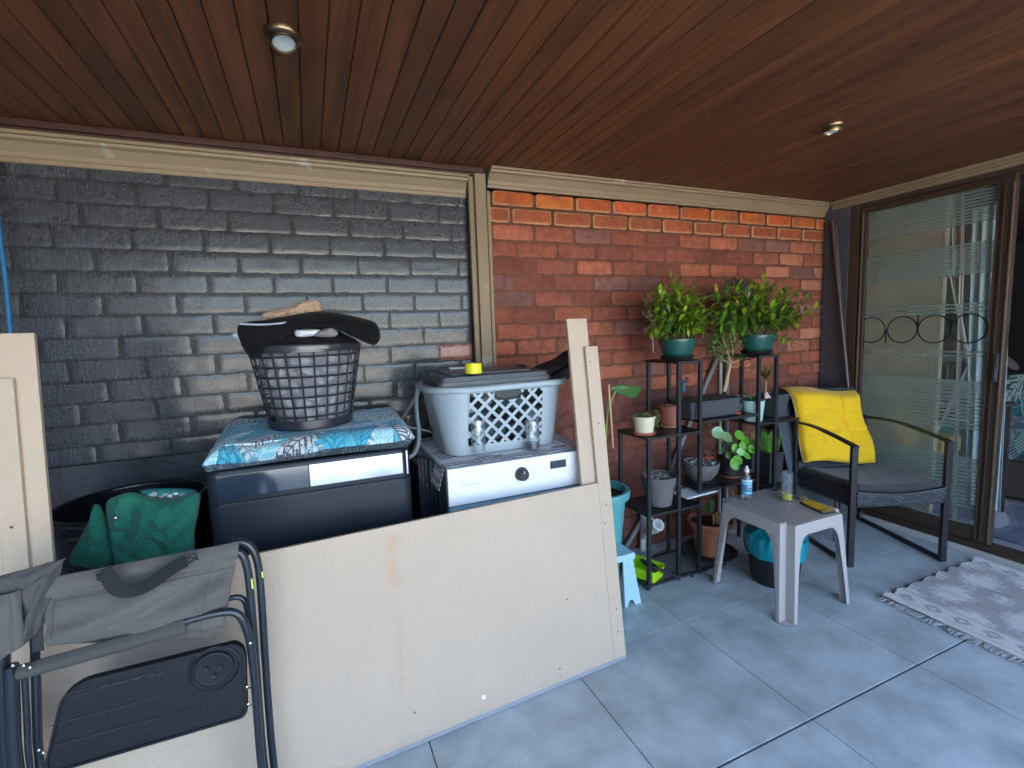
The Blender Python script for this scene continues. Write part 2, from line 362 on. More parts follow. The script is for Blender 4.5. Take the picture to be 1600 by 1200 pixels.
def red_col(x, z, k):
    if k in (0, 1):
        t = ru(.85, 1.12); c = (.50 * t, .115 * t * ru(.8, 1.2), .030 * t) if k == 0 else (.38 * t, .10 * t, .042 * t)
        if x > 2.95 and rnd() < .7: c = (.46, .24, .11)
        return c, (ru(.5, .9) if k == 0 else 1), .0075
    q = rnd(); t = ru(1.0, 1.65)
    if q < .06 and z > 1.2: return (.050, .038, .045), .15, .004
    if z < .95:
        return (.17 * t, .062 * t, .047 * t), .0, .003
    if q < .38: return (.29 * t, .090 * t, .052 * t), ru(0, .25), .0058
    if q < .52: return (.18 * t, .080 * t, .068 * t), .1, .004
    if x > 2.7 and q < .8: return (.33 * t, .13 * t, .075 * t), .2, .004
    return (.20 * t, .062 * t, .042 * t), .05, .003
def red_mortar(x, z):
    t = 1 + .25 * noise.noise(Vector((x * 6, z * 6, 9)))
    if z > 1.872: return (.12 * t, .050 * t, .026 * t)
    return (.18 * t, .066 * t, .042 * t)
wl = brick_wall(.87, W + .06, 0, H - .03, D, 2.040, 1.112, red_col, red_mortar, 0, 1, 'brick_wall', brick_mat('red_brick', False))
tag(wl, 'worn red face-brick wall with two cleaner orange courses at its top', 'wall')
def gray_col(x, z, k):
    t = ru(.85, 1.15)
    if k == 8 + 0 and x > .60 and abs(z - 1.30) < .05: pass
    if x > .66 and abs(z - 1.285) < .042: return (.36, .12, .08), 0, .0025
    return (.026 * t, .032 * t, .044 * t), 0, ru(.0001, .00075) * (.4 if x < -.35 else 1)
wl = brick_wall(-1.9, .765, .885, H - .03, D + .035, 1.949, -.224 + .119, gray_col, lambda x, z: (.010, .012, .015), 0, 2.2, 'painted_brick_wall', brick_mat('grey_paint', True))
tag(wl, 'glossy charcoal painted brick wall behind the laundry machines', 'wall')
B = MB()
B.grid(60, 30, lambda u, v: (-1.9 + 2.665 * u, D + .012 - .002 * noise.noise(Vector((u * 20, v * 9, 1))), v * .885), (.04, .043, .052))
B.grid(60, 2, lambda u, v: (-1.9 + 2.665 * u, D + .012 + v * .026, .885 + .002 * noise.noise(Vector((u * 20, 4, 1)))), (.045, .048, .056))
tag(B.build('wall_plinth', mat('plinth_paint', (.045, .048, .058), .45, var=.3, vs=5, bump=.4, bs=30)), 'smooth charcoal plastered base strip under the painted bricks', 'plinth')
# solid body behind the two brick skins, side wall at the far left
mb = MB(); mb.bb(-3.2, W + .06, D + .045, D + .3, -.03, H + .012, 0); struct(mb.build('house_wall', mat('wall_core', (.18, .16, .15), .9)))
mb = MB(); mb.bb(-1.98, -1.9, -.34, D + .044, 0, H - .002, 0); mb.bb(-1.98, -1.9, -5.2, -.46, 0, 2.7, 0); tag(mb.build('side_wall', mat('sidew', (.10, .10, .11), .8)), 'dark unseen end wall at the far left, lengthened outside to block light', 'wall')  # unseen; taller stretch beyond the roof added to block light from the left
# ---- trims
TRIM = mat('trim_paint', (.28, .205, .122), .48, var=.1, vs=3, bump=.08, bs=40, spots=(6, .66, (.42, .37, .29)))
def cornice(name, x0, x1, y, zt, hgt, prj, label, m=TRIM):
    P = [(0, 0), (0, .16), (.10, .18), (.13, .30), (.20, .34), (.24, .48), (.55, .74), (.78, .80), (.82, .88), (1, .90), (1, 1), (0, 1)]
    B = MB(); poly = [(-prj * a, -hgt + hgt * b) for a, b in P]
    vs = [(x0, y + a, zt + b) for a, b in poly] + [(x1, y + a, zt + b) for a, b in poly]; n = len(poly)
    B.add(vs, [(i, (i + 1) % n, n + (i + 1) % n, n + i) for i in range(n)] + [tuple(range(n))[::-1], tuple(range(n, 2 * n))])
    return tag(B.build(name, m, smooth=0), label, 'cornice')
cornice('cornice', .862, W - .0, D - .002, H - .003, .100, .075, 'beige moulded cornice running above the red brick wall')
cornice('cornice', -1.898, .760, D + .036, 2.085, .112, .066, 'beige moulded cornice above the charcoal painted wall')
B = MB(); B.bb(-1.898, .84, D - .018, D + .03, 2.086, H - .002, .004); B.bb(-1.898, .84, D - .034, D - .019, 2.098, H - .002, .003)
tag(B.build('ceiling_batten', wood_mat('batten_wood', (.035, .012, .008), (.075, .022, .013))), 'reddish varnished timber batten between ceiling and left cornice', 'batten')
B = MB()
for a, b, yy in ((.767, .792, .010), (.792, .848, -.012), (.848, .858, -.020), (.858, .870, -.008)): B.bb(a, b, D + yy - .012, D + .043, 0, 2.098 if a < .8 else 2.02, .003)
tag(B.build('door_jamb_trim', TRIM), 'beige vertical timber trim between charcoal wall and red brick wall', 'trim')
B = MB(); B.bb(.7605, .7665, D - .004, D + .044, .0, 1.985, .001)
tag(B.build('dark_edge_strip', mat('darkstrip', (.05, .04, .035), .6)), 'thin dark strip along the right edge of the charcoal wall', 'trim')
# right-hand cornice over the sliding door
B = MB()
for a, b, c, d in ((.0, .055, .020, .0), (.0, .042, .032, .021), (.0, .03, .05, .033)):
    B.bb(W - b, W + .02, -.34, D - .078, H - .003 - c, H - .003 - d, .002)
tag(B.build('door_cornice', TRIM), 'slim beige cornice strip above the sliding glass door', 'cornice')
B = MB(); B.bb(W - .004, W + .08, 2.092, D - .012, 0, H - .01, .003); tag(B.build('corner_pilaster', mat('pil', (.075, .082, .10), .6, bump=.1, bs=30)), 'narrow dark grey corner pier between red brick and glass door', 'pier')
# threshold
B = MB(); B.bb(W - .01, W + .12, -1.5, 2.091, -.02, .034, .003)
for j in range(6): pass
struct(B.build('threshold', mat('threshold_tile', (.52, .50, .47), .5, var=.1)))
# ---- interior of the room behind the glass
B = MB()
B.add([(W + .12, -1.5, .03), (8, -1.5, .03), (8, 3.4, .03), (W + .12, 3.4, .03)], [(0, 1, 2, 3)]); struct(B.build('room_floor', mat('room_tile', (.33, .33, .34), .35, var=.08)))
B = MB()
B.bb(7.6, 7.7, -1.5, 3.5, 0, 2.4, 0); B.bb(W + .06, 7.6, 3.4, 3.5, 0, 2.4, 0); B.bb(W + .02, 7.7, -1.6, -1.5, 0, 2.4, 0)
tag(B.build('room_wall', mat('room_paint', (.035, .034, .036), .8, bump=.1, bs=20)), 'dark interior walls of the room beyond the glass door', 'wall')
B = MB(); B.bb(W + .01, W + .1, -1.5, -.45, 0, 2.12, 0); tag(B.build('house_pier', mat('pier', (.25, .10, .06), .8)), 'brick pier at the near end of the sliding door', 'wall')
# ================================================================== SLIDING DOOR
BRZ = mat('bronze_frame', (.085, .058, .042), .38, metal=.35, var=.12, vs=9, spec=.5)
BRZL = mat('bronze_light', (.22, .17, .125), .35, metal=.5, var=.1)
door = thing('sliding_door', 'bronze framed sliding glass door with frosted bands and dark ring decals', 'door', (W + .03, 1.2, .035))
B = MB(); B.bb(W, W + .09, 2.03, 2.091, .035, 2.085, .003); B.bb(W, W + .09, -.45, 2.029, 2.047, 2.085, .003); B.bb(W, W + .09, -.45, 2.029, .035, .07, .003)
B.bb(W - .006, W - .001, -.45, 2.085, .05, .058, .001)
B.build('outer_frame', BRZ, door)
B = MB(); B.bb(W + .012, W + .04, 1.992, 2.029, .071, 2.046, .004); B.bb(W + .008, W + .044, 1.290, 1.362, .071, 2.046, .005)
B.bb(W + .012, W + .04, 1.3625, 1.9915, .071, .150, .004); B.bb(W + .012, W + .04, 1.3625, 1.9915, 2.008, 2.046, .004)
B.bb(W + .0, W + .0075, 1.325, 1.334, .09, 2.0, .002); B.bb(W + .001, W + .0075, 1.350, 1.358, .09, 2.0, .002)
B.build('panel_frame', BRZ, door)
B = MB(); B.bb(W + .0, W + .010, 2.008, 2.016, .075, 2.01, .001); B.bb(W + .001, W + .0075, 1.291, 1.300, .08, 2.0, .002); B.build('frame_bead', BRZL, door)
B = MB(); B.bb(W + .050, W + .078, 1.30, 1.375, .071, 2.014, .004); B.bb(W + .050, W + .078, 1.376, 2.02, .071, .14, .004)
B.build('rear_panel_frame', BRZ, door)
def glass_mat(name, tint, refl=1.0, rough=.0, dens=0, dcol=(.6, .65, .62)):
    m = bpy.data.materials.new(name); m.use_nodes = True; N = m.node_tree.nodes; L = m.node_tree.links; N.clear()
    o = N.new('ShaderNodeOutputMaterial'); tr = N.new('ShaderNodeBsdfTransparent'); tr.inputs[0].default_value = (*tint, 1)
    gl = N.new('ShaderNodeBsdfGlossy'); gl.inputs['Roughness'].default_value = rough; lw = N.new('ShaderNodeLayerWeight'); pw = N.new('ShaderNodeMath'); pw.operation = 'POWER'; pw.inputs[1].default_value = 5; L.new(lw.outputs['Facing'], pw.inputs[0]); fr = N.new('ShaderNodeMath'); fr.operation = 'MULTIPLY_ADD'; fr.inputs[1].default_value = .95; fr.inputs[2].default_value = .045; L.new(pw.outputs[0], fr.inputs[0])
    mu = N.new('ShaderNodeMath'); mu.operation = 'MULTIPLY'; mu.inputs[1].default_value = refl; mu.use_clamp = True; L.new(fr.outputs[0], mu.inputs[0])
    mx = N.new('ShaderNodeMixShader'); L.new(mu.outputs[0], mx.inputs[0]); L.new(gl.outputs[0], mx.inputs[2])
    a = tr.outputs[0]
    if dens:
        df = N.new('ShaderNodeBsdfDiffuse'); df.inputs[0].default_value = (*dcol, 1); tl = N.new('ShaderNodeBsdfTranslucent'); tl.inputs[0].default_value = (*dcol, 1)
        ad = N.new('ShaderNodeMixShader'); ad.inputs[0].default_value = .35; L.new(df.outputs[0], ad.inputs[1]); L.new(tl.outputs[0], ad.inputs[2])
        nn = N.new('ShaderNodeTexNoise'); nn.inputs['Scale'].default_value = 4; rg = N.new('ShaderNodeMapRange'); rg.inputs[3].default_value = dens * .8; rg.inputs[4].default_value = dens * 1.2; L.new(nn.outputs[0], rg.inputs[0])
        m2 = N.new('ShaderNodeMixShader'); L.new(rg.outputs[0], m2.inputs[0]); L.new(a, m2.inputs[1]); L.new(ad.outputs[0], m2.inputs[2]); a = m2.outputs[0]
    L.new(a, mx.inputs[1]); L.new(mx.outputs[0], o.inputs[0]); return m
PANE = glass_mat('door_glass', (.74, .78, .76), 1.7, dens=.17, dcol=(.44, .48, .44))  # diffuse haze mixed into the pane stands in for murky reflections
B = MB(); B.add([(W + .026, 1.362, .15), (W + .026, 1.992, .15), (W + .026, 1.992, 2.008), (W + .026, 1.362, 2.008)], [(0, 1, 2, 3)]); B.build('glass_pane', PANE, door, smooth=0)
FR = glass_mat('frosted_film', (.9, .95, .93), .5, .35, dens=.38, dcol=(.44, .52, .49))
B = MB()
def zz(py): return AX(1440, py, W).z
def stripes(p0, p1, pitch, duty0, duty1):
    z0, z1 = zz(p1), zz(p0); n = max(1, int((z1 - z0) / pitch))
    for i in range(n):
        a = z0 + i * pitch; d = duty0 + (duty1 - duty0) * i / max(1, n - 1)
        B.bb(W + .0235, W + .0243, 1.3635, 1.9905, a, a + pitch * d, 0)
stripes(279, 362, .0175, .72, .9); stripes(384, 436, .0175, .92, .8); stripes(474, 492, .022, .6, .5); stripes(543, 556, .02, .55, .6)
stripes(588, 662, .021, .5, .97); stripes(698, 778, .021, .55, .9); stripes(792, 842, .020, .5, .7)
B.build('frosted_bands', FR, door, smooth=0)
B = MB(); zr = 1.262; cen = [AX(c, 514, W + .02) for c in (1361, 1409, 1459, 1513)]
for i, c in enumerate(cen):
    R0, R1 = .084, .0765; n = 48
    ymin = 1.364
    vs = []; fs = []
    for k in range(n):
        a = 2 * PI * k / n; vs += [(W + .022, max(ymin, c.y + R0 * math.cos(a)), zr + R0 * math.sin(a)), (W + .022, max(ymin, c.y + R1 * math.cos(a)), zr + R1 * math.sin(a))]
    for k in range(n): fs.append((2 * k, 2 * k + 1, (2 * k + 3) % (2 * n), (2 * k + 2) % (2 * n)))
    B.add(vs, fs)
for yy, a, b in ((cen[0].y + .083, -.085, 0), ((cen[0].y + cen[1].y) / 2, -.085, 0), ((cen[1].y + cen[2].y) / 2, 0, .09), ((cen[2].y + cen[3].y) / 2, 0, .09)):
    B.add([(W + .0215, yy - .004, zr + a), (W + .0215, yy + .004, zr + a), (W + .0215, yy + .004, zr + b), (W + .0215, yy - .004, zr + b)], [(0, 1, 2, 3)])
B.build('ring_decal', mat('decal', (.015, .014, .013), .5), door, smooth=0, solid=.001)
B = MB(); B.bb(W - .012, W + .0005, 1.302, 1.322, .98, 1.13, .004); B.bb(W - .022, W - .0125, 1.306, 1.318, 1.0, 1.06, .003); B.build('latch', mat('latch_m', (.10, .10, .11), .4, metal=.6), door)

# ---- things inside the room, seen through the glass
B = MB(); B.bb(W + .16, W + .178, 1.66, 2.30, .03, 2.05, .002); B.bb(W + .16, W + .20, 1.64, 1.66, .03, 2.05, .002)
tag(B.build('pale_board', mat('interior_board', (.66, .60, .45), .7, var=.12, vs=3)), 'tall pale yellowish board standing behind the glass door', 'board')
rpoles = thing('reflected_poles', 'pale tube poles behind the glass, modelled in place of reflected poles', 'reflected poles', (W + .55, 1.62, .03))  # poles reflected in the pane, modelled as real tubes behind it
B = MB(); lx = W + .40
for a, b in (((1420, 700), (1450, 420)), ((1452, 640), (1462, 420)), ((1520, 600), (1485, 420)), ((1398, 820), (1520, 560)), ((1490, 830), (1503, 420))):
    B = MB(); B.tube([AX(*a, lx), AX(*b, lx)], .011, 8); B.build('reflected_pole', mat('alu', (.50, .52, .53), .35, metal=.7), rpoles)
B = MB()
for y_, p in ((0, 0),):
    B.tube([AX(1450, 300, lx), AX(1450, 430, lx)], .010, 8); B.tube([AX(1474, 295, lx), AX(1474, 430, lx)], .006, 8); B.tube([AX(1490, 290, lx), AX(1492, 430, lx)], .010, 8); B.tube([AX(1505, 285, lx), AX(1503, 430, lx)], .008, 8)
B.build('reflected_rails', mat('alu', None), rpoles)

for py in (430, 560): 
    B = MB(); p, q = AX(1448, py, lx + .01), AX(1505, py, lx + .01); B.bar(p, q, .02, .03); B.build('pole_crossbar', mat('alu2', (.3, .32, .34), .5, metal=.5), rpoles)
B = MB(); cx = W + .26
def cur(u, v):
    y = 1.40 + .16 * u - .05 * (1 - v); return (cx + .02 * math.sin(u * 22 + v * 2), y, .2 + 1.75 * v)
B.grid(40, 12, cur); tag(B.build('curtain', mat('curtain_cloth', (.50, .62, .66), .85, var=.06), solid=.002), 'pale blue-white curtain gathered at the edge of the glass', 'curtain')
fl = thing('vacuum_flask', 'steel vacuum flask with a black lid on a shelf behind the glass', 'flask', (0, 0, 0)); c = AX(1459, 600, W + .62); c.z -= .10
fl.location = c; ORG[fl.name] = c.copy()
B = MB(); B.lathe([(0, 0), (.04, 0), (.042, .01), (.042, .15), (.028, .18), (.028, .19)], c, 20); B.build('flask_body', mat('steel', (.6, .6, .62), .22, metal=1), fl)
B = MB(); B.lathe([(.03, .19), (.034, .2), (.034, .235), (.02, .245), (0, .245)], c, 20); B.tube([c + Vector((0, -.03, .22)), c + Vector((0, -.075, .24)), c + Vector((0, -.075, .12)), c + Vector((0, -.04, .08))], .007, 8, smooth=2); B.build('flask_lid', mat('blk_plastic', (.02, .02, .022), .35), fl)
B = MB(); B.bb(c.x - .16, c.x + .2, c.y - .35, c.y + .35, c.z - .03, c.z - .001, .004)
for a in (-.33, .33):
    for b in (-.13, .17): B.bb(c.x + b - .012, c.x + b + .012, c.y + a - .012, c.y + a + .012, .03, c.z - .03, .002)
tag(B.build('side_shelf', mat('shelf_dark', (.05, .04, .035), .6)), 'dark shelf carrying the steel flask inside the room', 'shelf')
p = AX(1452, 690, W + .6); B = MB(); B.box((p.x, p.y, p.z), (.24, .26, .12), bev=.02); tag(B.build('cardboard_box', mat('yellow_card', (.50, .36, .10), .7)), 'yellowish box behind the poles inside the room', 'box')
# leaf printed fabric: numpy leaf painter (real printed pattern)
def leaf_print(nu, nv, su, sv, leaves, base):
    U, V = np.meshgrid((np.arange(nu) + .5) / nu * su, (np.arange(nv) + .5) / nv * sv)
    img = np.empty((nv, nu, 3)); img[:] = base
    for (cx_, cy_, an, ln, wd, c1, c2, kind) in leaves:
        x = (U - cx_) * math.cos(an) + (V - cy_) * math.sin(an); y = -(U - cx_) * math.sin(an) + (V - cy_) * math.cos(an)
        t = x / ln + .5; half = wd / 2 * np.sin(np.clip(t, 0, 1) * PI) ** .62
        if kind == 'mon': half = half * (.72 + .28 * np.sign(np.sin(x * 2 * PI / (ln / 6.5) - np.abs(y) * 60)))
        ins = (t > 0) & (t < 1) & (np.abs(y) < half)
        vein = (np.abs(((x - np.abs(y) * .9) / (.014 if kind == 'fine' else .026)) % 1 - .5) < (.22 if kind == 'fine' else .16)) | (np.abs(y) < .0022)
        edge = ins & (np.abs(y) > half - .0035)
        img[ins] = c1; img[ins & vein] = c2; img[edge] = c2
    return lambda u, v: tuple(img[min(nv - 1, int(v * nv)), min(nu - 1, int(u * nu))])
rs = random.Random(3)
def rleaves(n, su, sv, pal, big=1):
    out = []
    for i in range(n):
        c1, c2 = rs.choice(pal); out.append((rs.uniform(0, su), rs.uniform(0, sv), rs.uniform(0, 2 * PI), rs.uniform(.14, .28) * big, rs.uniform(.06, .13) * big, c1, c2, rs.choice(['mon', 'fine', 'plain'])))
    return out
PALT = [((.72, .86, .90), (.20, .55, .68)), ((.10, .52, .70), (.04, .30, .44)), ((.26, .72, .82), (.66, .84, .88)), ((.72, .82, .86), (.25, .45, .52)), ((.06, .36, .50), (.20, .58, .68)), ((.75, .80, .82), (.12, .14, .17))]
PALD = [((.20, .33, .31), (.02, .06, .07)), ((.02, .10, .12), (.005, .02, .03)), ((.30, .40, .38), (.03, .09, .1)), ((.04, .20, .21), (.01, .06, .07))]
FAB = lambda n, r=.85: mat(n, rough=r, attr=True, var=.08, vs=40, bump=.15, bs=500, sheen=.2)
sofa = thing('sofa', 'dark low sofa inside the room beyond the open door', 'sofa', (4.75, 1.3, .03))
B = MB(); B.bb(4.42, 5.3, .2, 2.3, .06, .40, .03); B.bb(5.1, 5.35, .2, 2.3, .40, .85, .06); B.build('sofa_body', mat('sofa_fab', (.045, .038, .035), .9, bump=.2, bs=60), sofa)
B = MB(); B.bb(4.40, 5.09, .22, 1.24, .401, .52, .05); B.bb(4.40, 5.09, 1.26, 2.28, .401, .52, .05); B.build('seat_cushion', mat('sofa_fab', None), sofa)
lf = leaf_print(150, 130, 1.2, 1.0, rleaves(30, 1.2, 1.0, PALD, 2.3), (.012, .05, .06))
def thr(u, v):
    y = 1.05 + 1.0 * u; w_ = .012 * math.sin(u * 30 + v * 3)
    s_ = v * 1.0
    if s_ < .20: return (4.385 + w_ * .5, y, .34 + s_)
    s2 = s_ - .20; return (4.385 + s2 * .92, y, .545 + w_ * .6 + (.0 if s2 < .66 else (s2 - .66) * 2.2))
B = MB(); B.grid(150, 130, thr, lf); tag(B.build('leaf_throw', FAB('throw_fabric'), solid=.004), 'dark teal throw printed with large leaves over the sofa', 'throw')
B = MB(); B.puff([AX(1552 + a, 545 + b, 4.75) for a, b in ((0, 0), (20, 10), (38, 25), (36, 34), (15, 24), (-5, 12))], .1, (1, 0, 0), .01)
tag(B.build('sofa_pillow', mat('pil_fab', (.11, .10, .09), .9)), 'brownish pillow lying on the dark sofa', 'pillow')
B = MB()
def rg(u, v):
    a = math.sin(v * 26 + 1.3 * math.sin(u * 5)); return (.03, .05, .11) if a > .2 else ((.30, .33, .38) if a < -.5 else (.07, .10, .17))
B.grid(60, 120, lambda u, v: (3.62 + .74 * u, .5 + 1.6 * v, .036 + .001 * math.sin(u * 20)), rg); tag(B.build('striped_rug', FAB('rug_in'), solid=.004), 'navy and white wavy striped rug on the room floor', 'rug')
B = MB(); q = [AX(*t, W + .16) for t in ((1546, 760), (1550, 800), (1547, 832), (1535, 835), (1530, 770))]; B.prism([(t.y, t.z) for t in q], (W + .15, 0, 0), (0, 1, 0), (0, 0, 1), .02, .003)
tag(B.build('blue_cloth_corner', mat('bluecl', (.05, .10, .14), .8)), 'navy cloth corner with pale edge hanging beside door stile', 'cloth')

# ================================================================== DOWNLIGHTS
BR = mat('brass', (.30, .22, .13), .3, metal=1, var=.1); LENS = mat('lens', (.42, .46, .44), .15, var=.05, coat=.5); LENS2 = mat('lens2', (.75, .72, .70), .2, var=.05, coat=.5)
def downlight(px, py, tilt, label, lens):
    c = AZ(px, py, H - .012); t = thing('downlight', label, 'ceiling light', (c.x, c.y, H), 'downlights in the timber ceiling')
    B = MB(); B.lathe([(.048, .011), (.048, .004), (.045, 0), (.036, -.003), (.032, 0), (.03, .010)], (c.x, c.y, H - .011), 32); B.build('trim_ring', BR, t)
    R = Euler((tilt, tilt * .3, 0)).to_matrix(); B = MB(); o = Vector((c.x, c.y, H - .016))
    B.lathe([(.034, .012), (.036, -.004), (.033, -.010), (.029, -.010), (.027, -.004)], o, 32, R=R); r = B.build('gimbal_ring', BR, t)
    B = MB(); B.lathe([(.027, -.004), (.02, -.002), (0.0005, -.001)], o, 32, R=R); B.build('lens', lens, t)
downlight(443, 62, -.30, 'brass tilted downlight in the ceiling above the charcoal wall', LENS)
downlight(1300, 202, .12, 'small brass downlight in the ceiling near the glass door', LENS2)

# ================================================================== MDF FRAME leaning on the machines
MDF = mat('mdf', (.53, .415, .305), .72, fine=.05, var=.05, vs=3, bump=.08, bs=300, rvar=.1, spots=(1.1, .72, (.60, .42, .30)))
MDFE = mat('mdf_edge', (.50, .39, .28), .85, var=.08, bump=.15, bs=200)
mdf = thing('mdf_panel_frame', 'large leaning raw fibreboard panel with two upright side boards', 'board', (1.085, 1.489, 0))
th = math.radians(3.1); ln = math.radians(7.25)
ux = Vector((math.cos(th), math.sin(th), 0)); bk = Vector((-math.sin(th), math.cos(th), 0)); up = (Vector((0, 0, 1)) * math.cos(ln) + bk * math.sin(ln))
nb = ux.cross(up) * -1                                   # into the wall
O = Vector((1.087, 1.489, .012))
def slab(B, u0, u1, v0, v1, d0, d1, bev=.0015):
    c = O + ux * ((u0 + u1) / 2) + up * ((v0 + v1) / 2) + nb * ((d0 + d1) / 2); B.box(c, (u1 - u0, d1 - d0, v1 - v0), Matrix((ux, nb, up)).transposed(), bev)
HB_ = .715
B = MB(); slab(B, -1.80, -.0605, .006, HB_, 0, .016); pn = B.build('panel', MDF, mdf)
def onp(px, py): d = ray(px, py); o0 = O - Vector((0, 0, CH)); t_ = o0.dot(nb) / d.dot(nb); h_ = d * t_ + Vector((0, 0, CH)) - O; return h_.dot(ux), h_.dot(up)
ST = [(onp(612, 845), onp(614, 905), .040, .9), (onp(617, 915), onp(620, 945), .018, .35), (onp(620, 950), onp(626, 1010), .020, .6), (onp(625, 1010), onp(628, 1085), .016, .8)]
SC_ = [(rs0.uniform(-1.7, -.1), rs0.uniform(.02, .7), rs0.uniform(0, PI), rs0.uniform(.01, .07)) for rs0 in [random.Random(9)] for _ in range(34)]
def pcl(u, v):
    x = -1.797 + 1.7335 * u; y = .009 + (HB_ - .012) * v; k = 1 + .035 * noise.noise(Vector((x * 3, y * 3, 1))) + .02 * noise.noise(Vector((x * 30, y * 30, 5)))
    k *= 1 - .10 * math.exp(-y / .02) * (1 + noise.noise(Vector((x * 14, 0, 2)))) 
    c = [.53 * k, .415 * k, .310 * k]; s_ = 0
    for (a, b, w_, st_) in ST:
        t_ = min(1, max(0, ((x - a[0]) * (b[0] - a[0]) + (y - a[1]) * (b[1] - a[1])) / ((b[0] - a[0]) ** 2 + (b[1] - a[1]) ** 2))); d_ = math.hypot(x - a[0] - (b[0] - a[0]) * t_, (y - a[1] - (b[1] - a[1]) * t_))
        s_ = max(s_, st_ * max(0, min(1, (w_ * (1 + .5 * noise.noise(Vector((x * 20, y * 20, 0)))) - d_) / (w_ * 1.1))))
    for (a, b, an, l_) in SC_:
        dx = (x - a) * math.cos(an) + (y - b) * math.sin(an); dy = -(x - a) * math.sin(an) + (y - b) * math.cos(an)
        if abs(dy) < .0028 and abs(dx) < l_ * .4: k2 = .96; c = [q * k2 for q in c]
    return (c[0] * (1 - .01 * s_), c[1] * (1 - .13 * s_), c[2] * (1 - .22 * s_))
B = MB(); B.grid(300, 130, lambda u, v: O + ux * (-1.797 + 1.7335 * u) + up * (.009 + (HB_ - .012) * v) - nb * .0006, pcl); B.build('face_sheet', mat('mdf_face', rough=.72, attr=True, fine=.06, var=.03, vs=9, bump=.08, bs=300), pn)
for k, (a, b) in enumerate(((-.06, 0), (-1.86, -1.8005))):
    B = MB(); slab(B, a, b, .006, 1.262, 0, .016)
    if k: slab(B, b - .001, b + .045, HB_ + .001, 1.262, .001, .016)
    B.build('batten', MDF, mdf)
B = MB(); slab(B, -.155, -.0615, .3, 1.378, .0165, .032) if False else slab(B, -.125, -.03, .3, 1.378, .0165, .032); B.build('side_board', MDF, mdf)
B = MB(); slab(B, -1.86, -1.715, .3, 1.375, .0165, .032); B.build('side_board', MDF, mdf)
B = MB(); slab(B, -1.86, .0, -.010, .0055, .001, .03); B.build('bottom_rail', mat('rail_w', (.30, .31, .33), .6), mdf)
for u, v in ((-.030, .11), (-.028, .20), (-.032, .62), (-.030, .95), (-.045, 1.2), (-.045, .55), (-.31, .055), (-.86, .10), (-.62, .06), (-1.84, 1.22), (-1.845, .78), (-1.78, .9), (-.25, .30)):
    c = O + ux * u + up * v - nb * .0012; B = MB(); B.disc(c, .0035, 10, R=Matrix((ux, up, -nb)).transposed()); B.build('screw_hole', mat('screw', (.10, .08, .07), .6), mdf)
B = MB(); c = O + ux * -.62 + up * .062 - nb * .0013; B.disc(c, .008, 14, R=Matrix((ux, up, -nb)).transposed()); B.build('white_filler_spot', mat('filler', (.8, .79, .77), .7), mdf)
B = MB(); a = O + ux * -.1 + nb * .05; B.tube([a + Vector((0, 0, .004)), O + ux * .012 + nb * .035 + Vector((0, 0, .002))], .010, 12); tag(B.build('black_pipe_end', mat('blk_plastic', None)), 'black pipe end poking out under the panel corner', 'pipe')

# ================================================================== MACHINES
wm = thing('washing_machine', 'front loading washing machine with white control panel and black knob', 'washing machine', (.72, 1.9, 0))
WX0, WX1, WY0, WY1, WT = .425, 1.018, 1.665, 2.2, .848
B = MB(); B.bb(WX0, WX1, WY0 + .006, WY1, .01, WT, .012); B.build('body', mat('wm_body', (.075, .095, .12), .35, var=.06, metal=.2), wm)
B = MB(); B.bb(WX0 + .004, WX1 - .004, WY0 - .012, WY0 + .005, .70, WT - .006, .004); B.build('control_panel', mat('wm_white', (.80, .82, .84), .3, var=.02, coat=.4), wm)
B = MB(); B.bb(WX0 + .004, WX1 - .004, WY0 - .008, WY0 + .005, .03, .694, .008); B.build('front_panel', mat('wm_front', (.22, .38, .48), .3, var=.03, coat=.4), wm)
B = MB(); c = AY(816, 741, WY0 - .02); R = Euler((PI / 2, 0, 0)).to_matrix()
B.lathe([(.027, 0), (.027, .006), (.023, .008), (.022, .026), (.019, .029), (0, .029)], (c.x, WY0 - .012, c.z), 32, R=R); kn = B.build('knob', mat('knob_blk', (.02, .022, .026), .3), wm)
B = MB(); B.bb(c.x - .001, c.x + .001, WY0 - .0425, WY0 - .0408, c.z + .006, c.z + .018, 0); B.build('knob_mark', mat('wm_white', None), kn)
B = MB(); c = AY(872, 725, WY0 - .013); B.bb(c.x - .036, c.x + .036, WY0 - .0145, WY0 - .0123, c.z - .016, c.z + .016, .001); B.build('display', mat('disp', (.03, .035, .04), .15), wm)
B = MB()
c = AY(735, 757, WY0 - .0125)
for i in range(9): B.bb(c.x - .03 + i * .0075, c.x - .025 + i * .0075, WY0 - .0126, WY0 - .0121, c.z - .002, c.z + .002, 0)
for i in range(6):
    q = AY(830 + i * 6, 730 + (i % 2) * 10, WY0 - .0125); B.bb(q.x - .004, q.x + .004, WY0 - .0126, WY0 - .0121, q.z - .001, q.z + .001, 0)
B.build('panel_print', mat('grey_print', (.45, .47, .5), .5), wm)
B = MB(); RR = Matrix(((1, 0, 0), (0, 0, -1), (0, 1, 0))); B.lathe([(.0, .01), (.12, .012), (.15, .02), (.175, .012), (.18, 0)], (.72, WY0 - .008, .40), 40, R=R); B.build('door', mat('wmdoor', (.2, .22, .25), .2, metal=.4), wm)
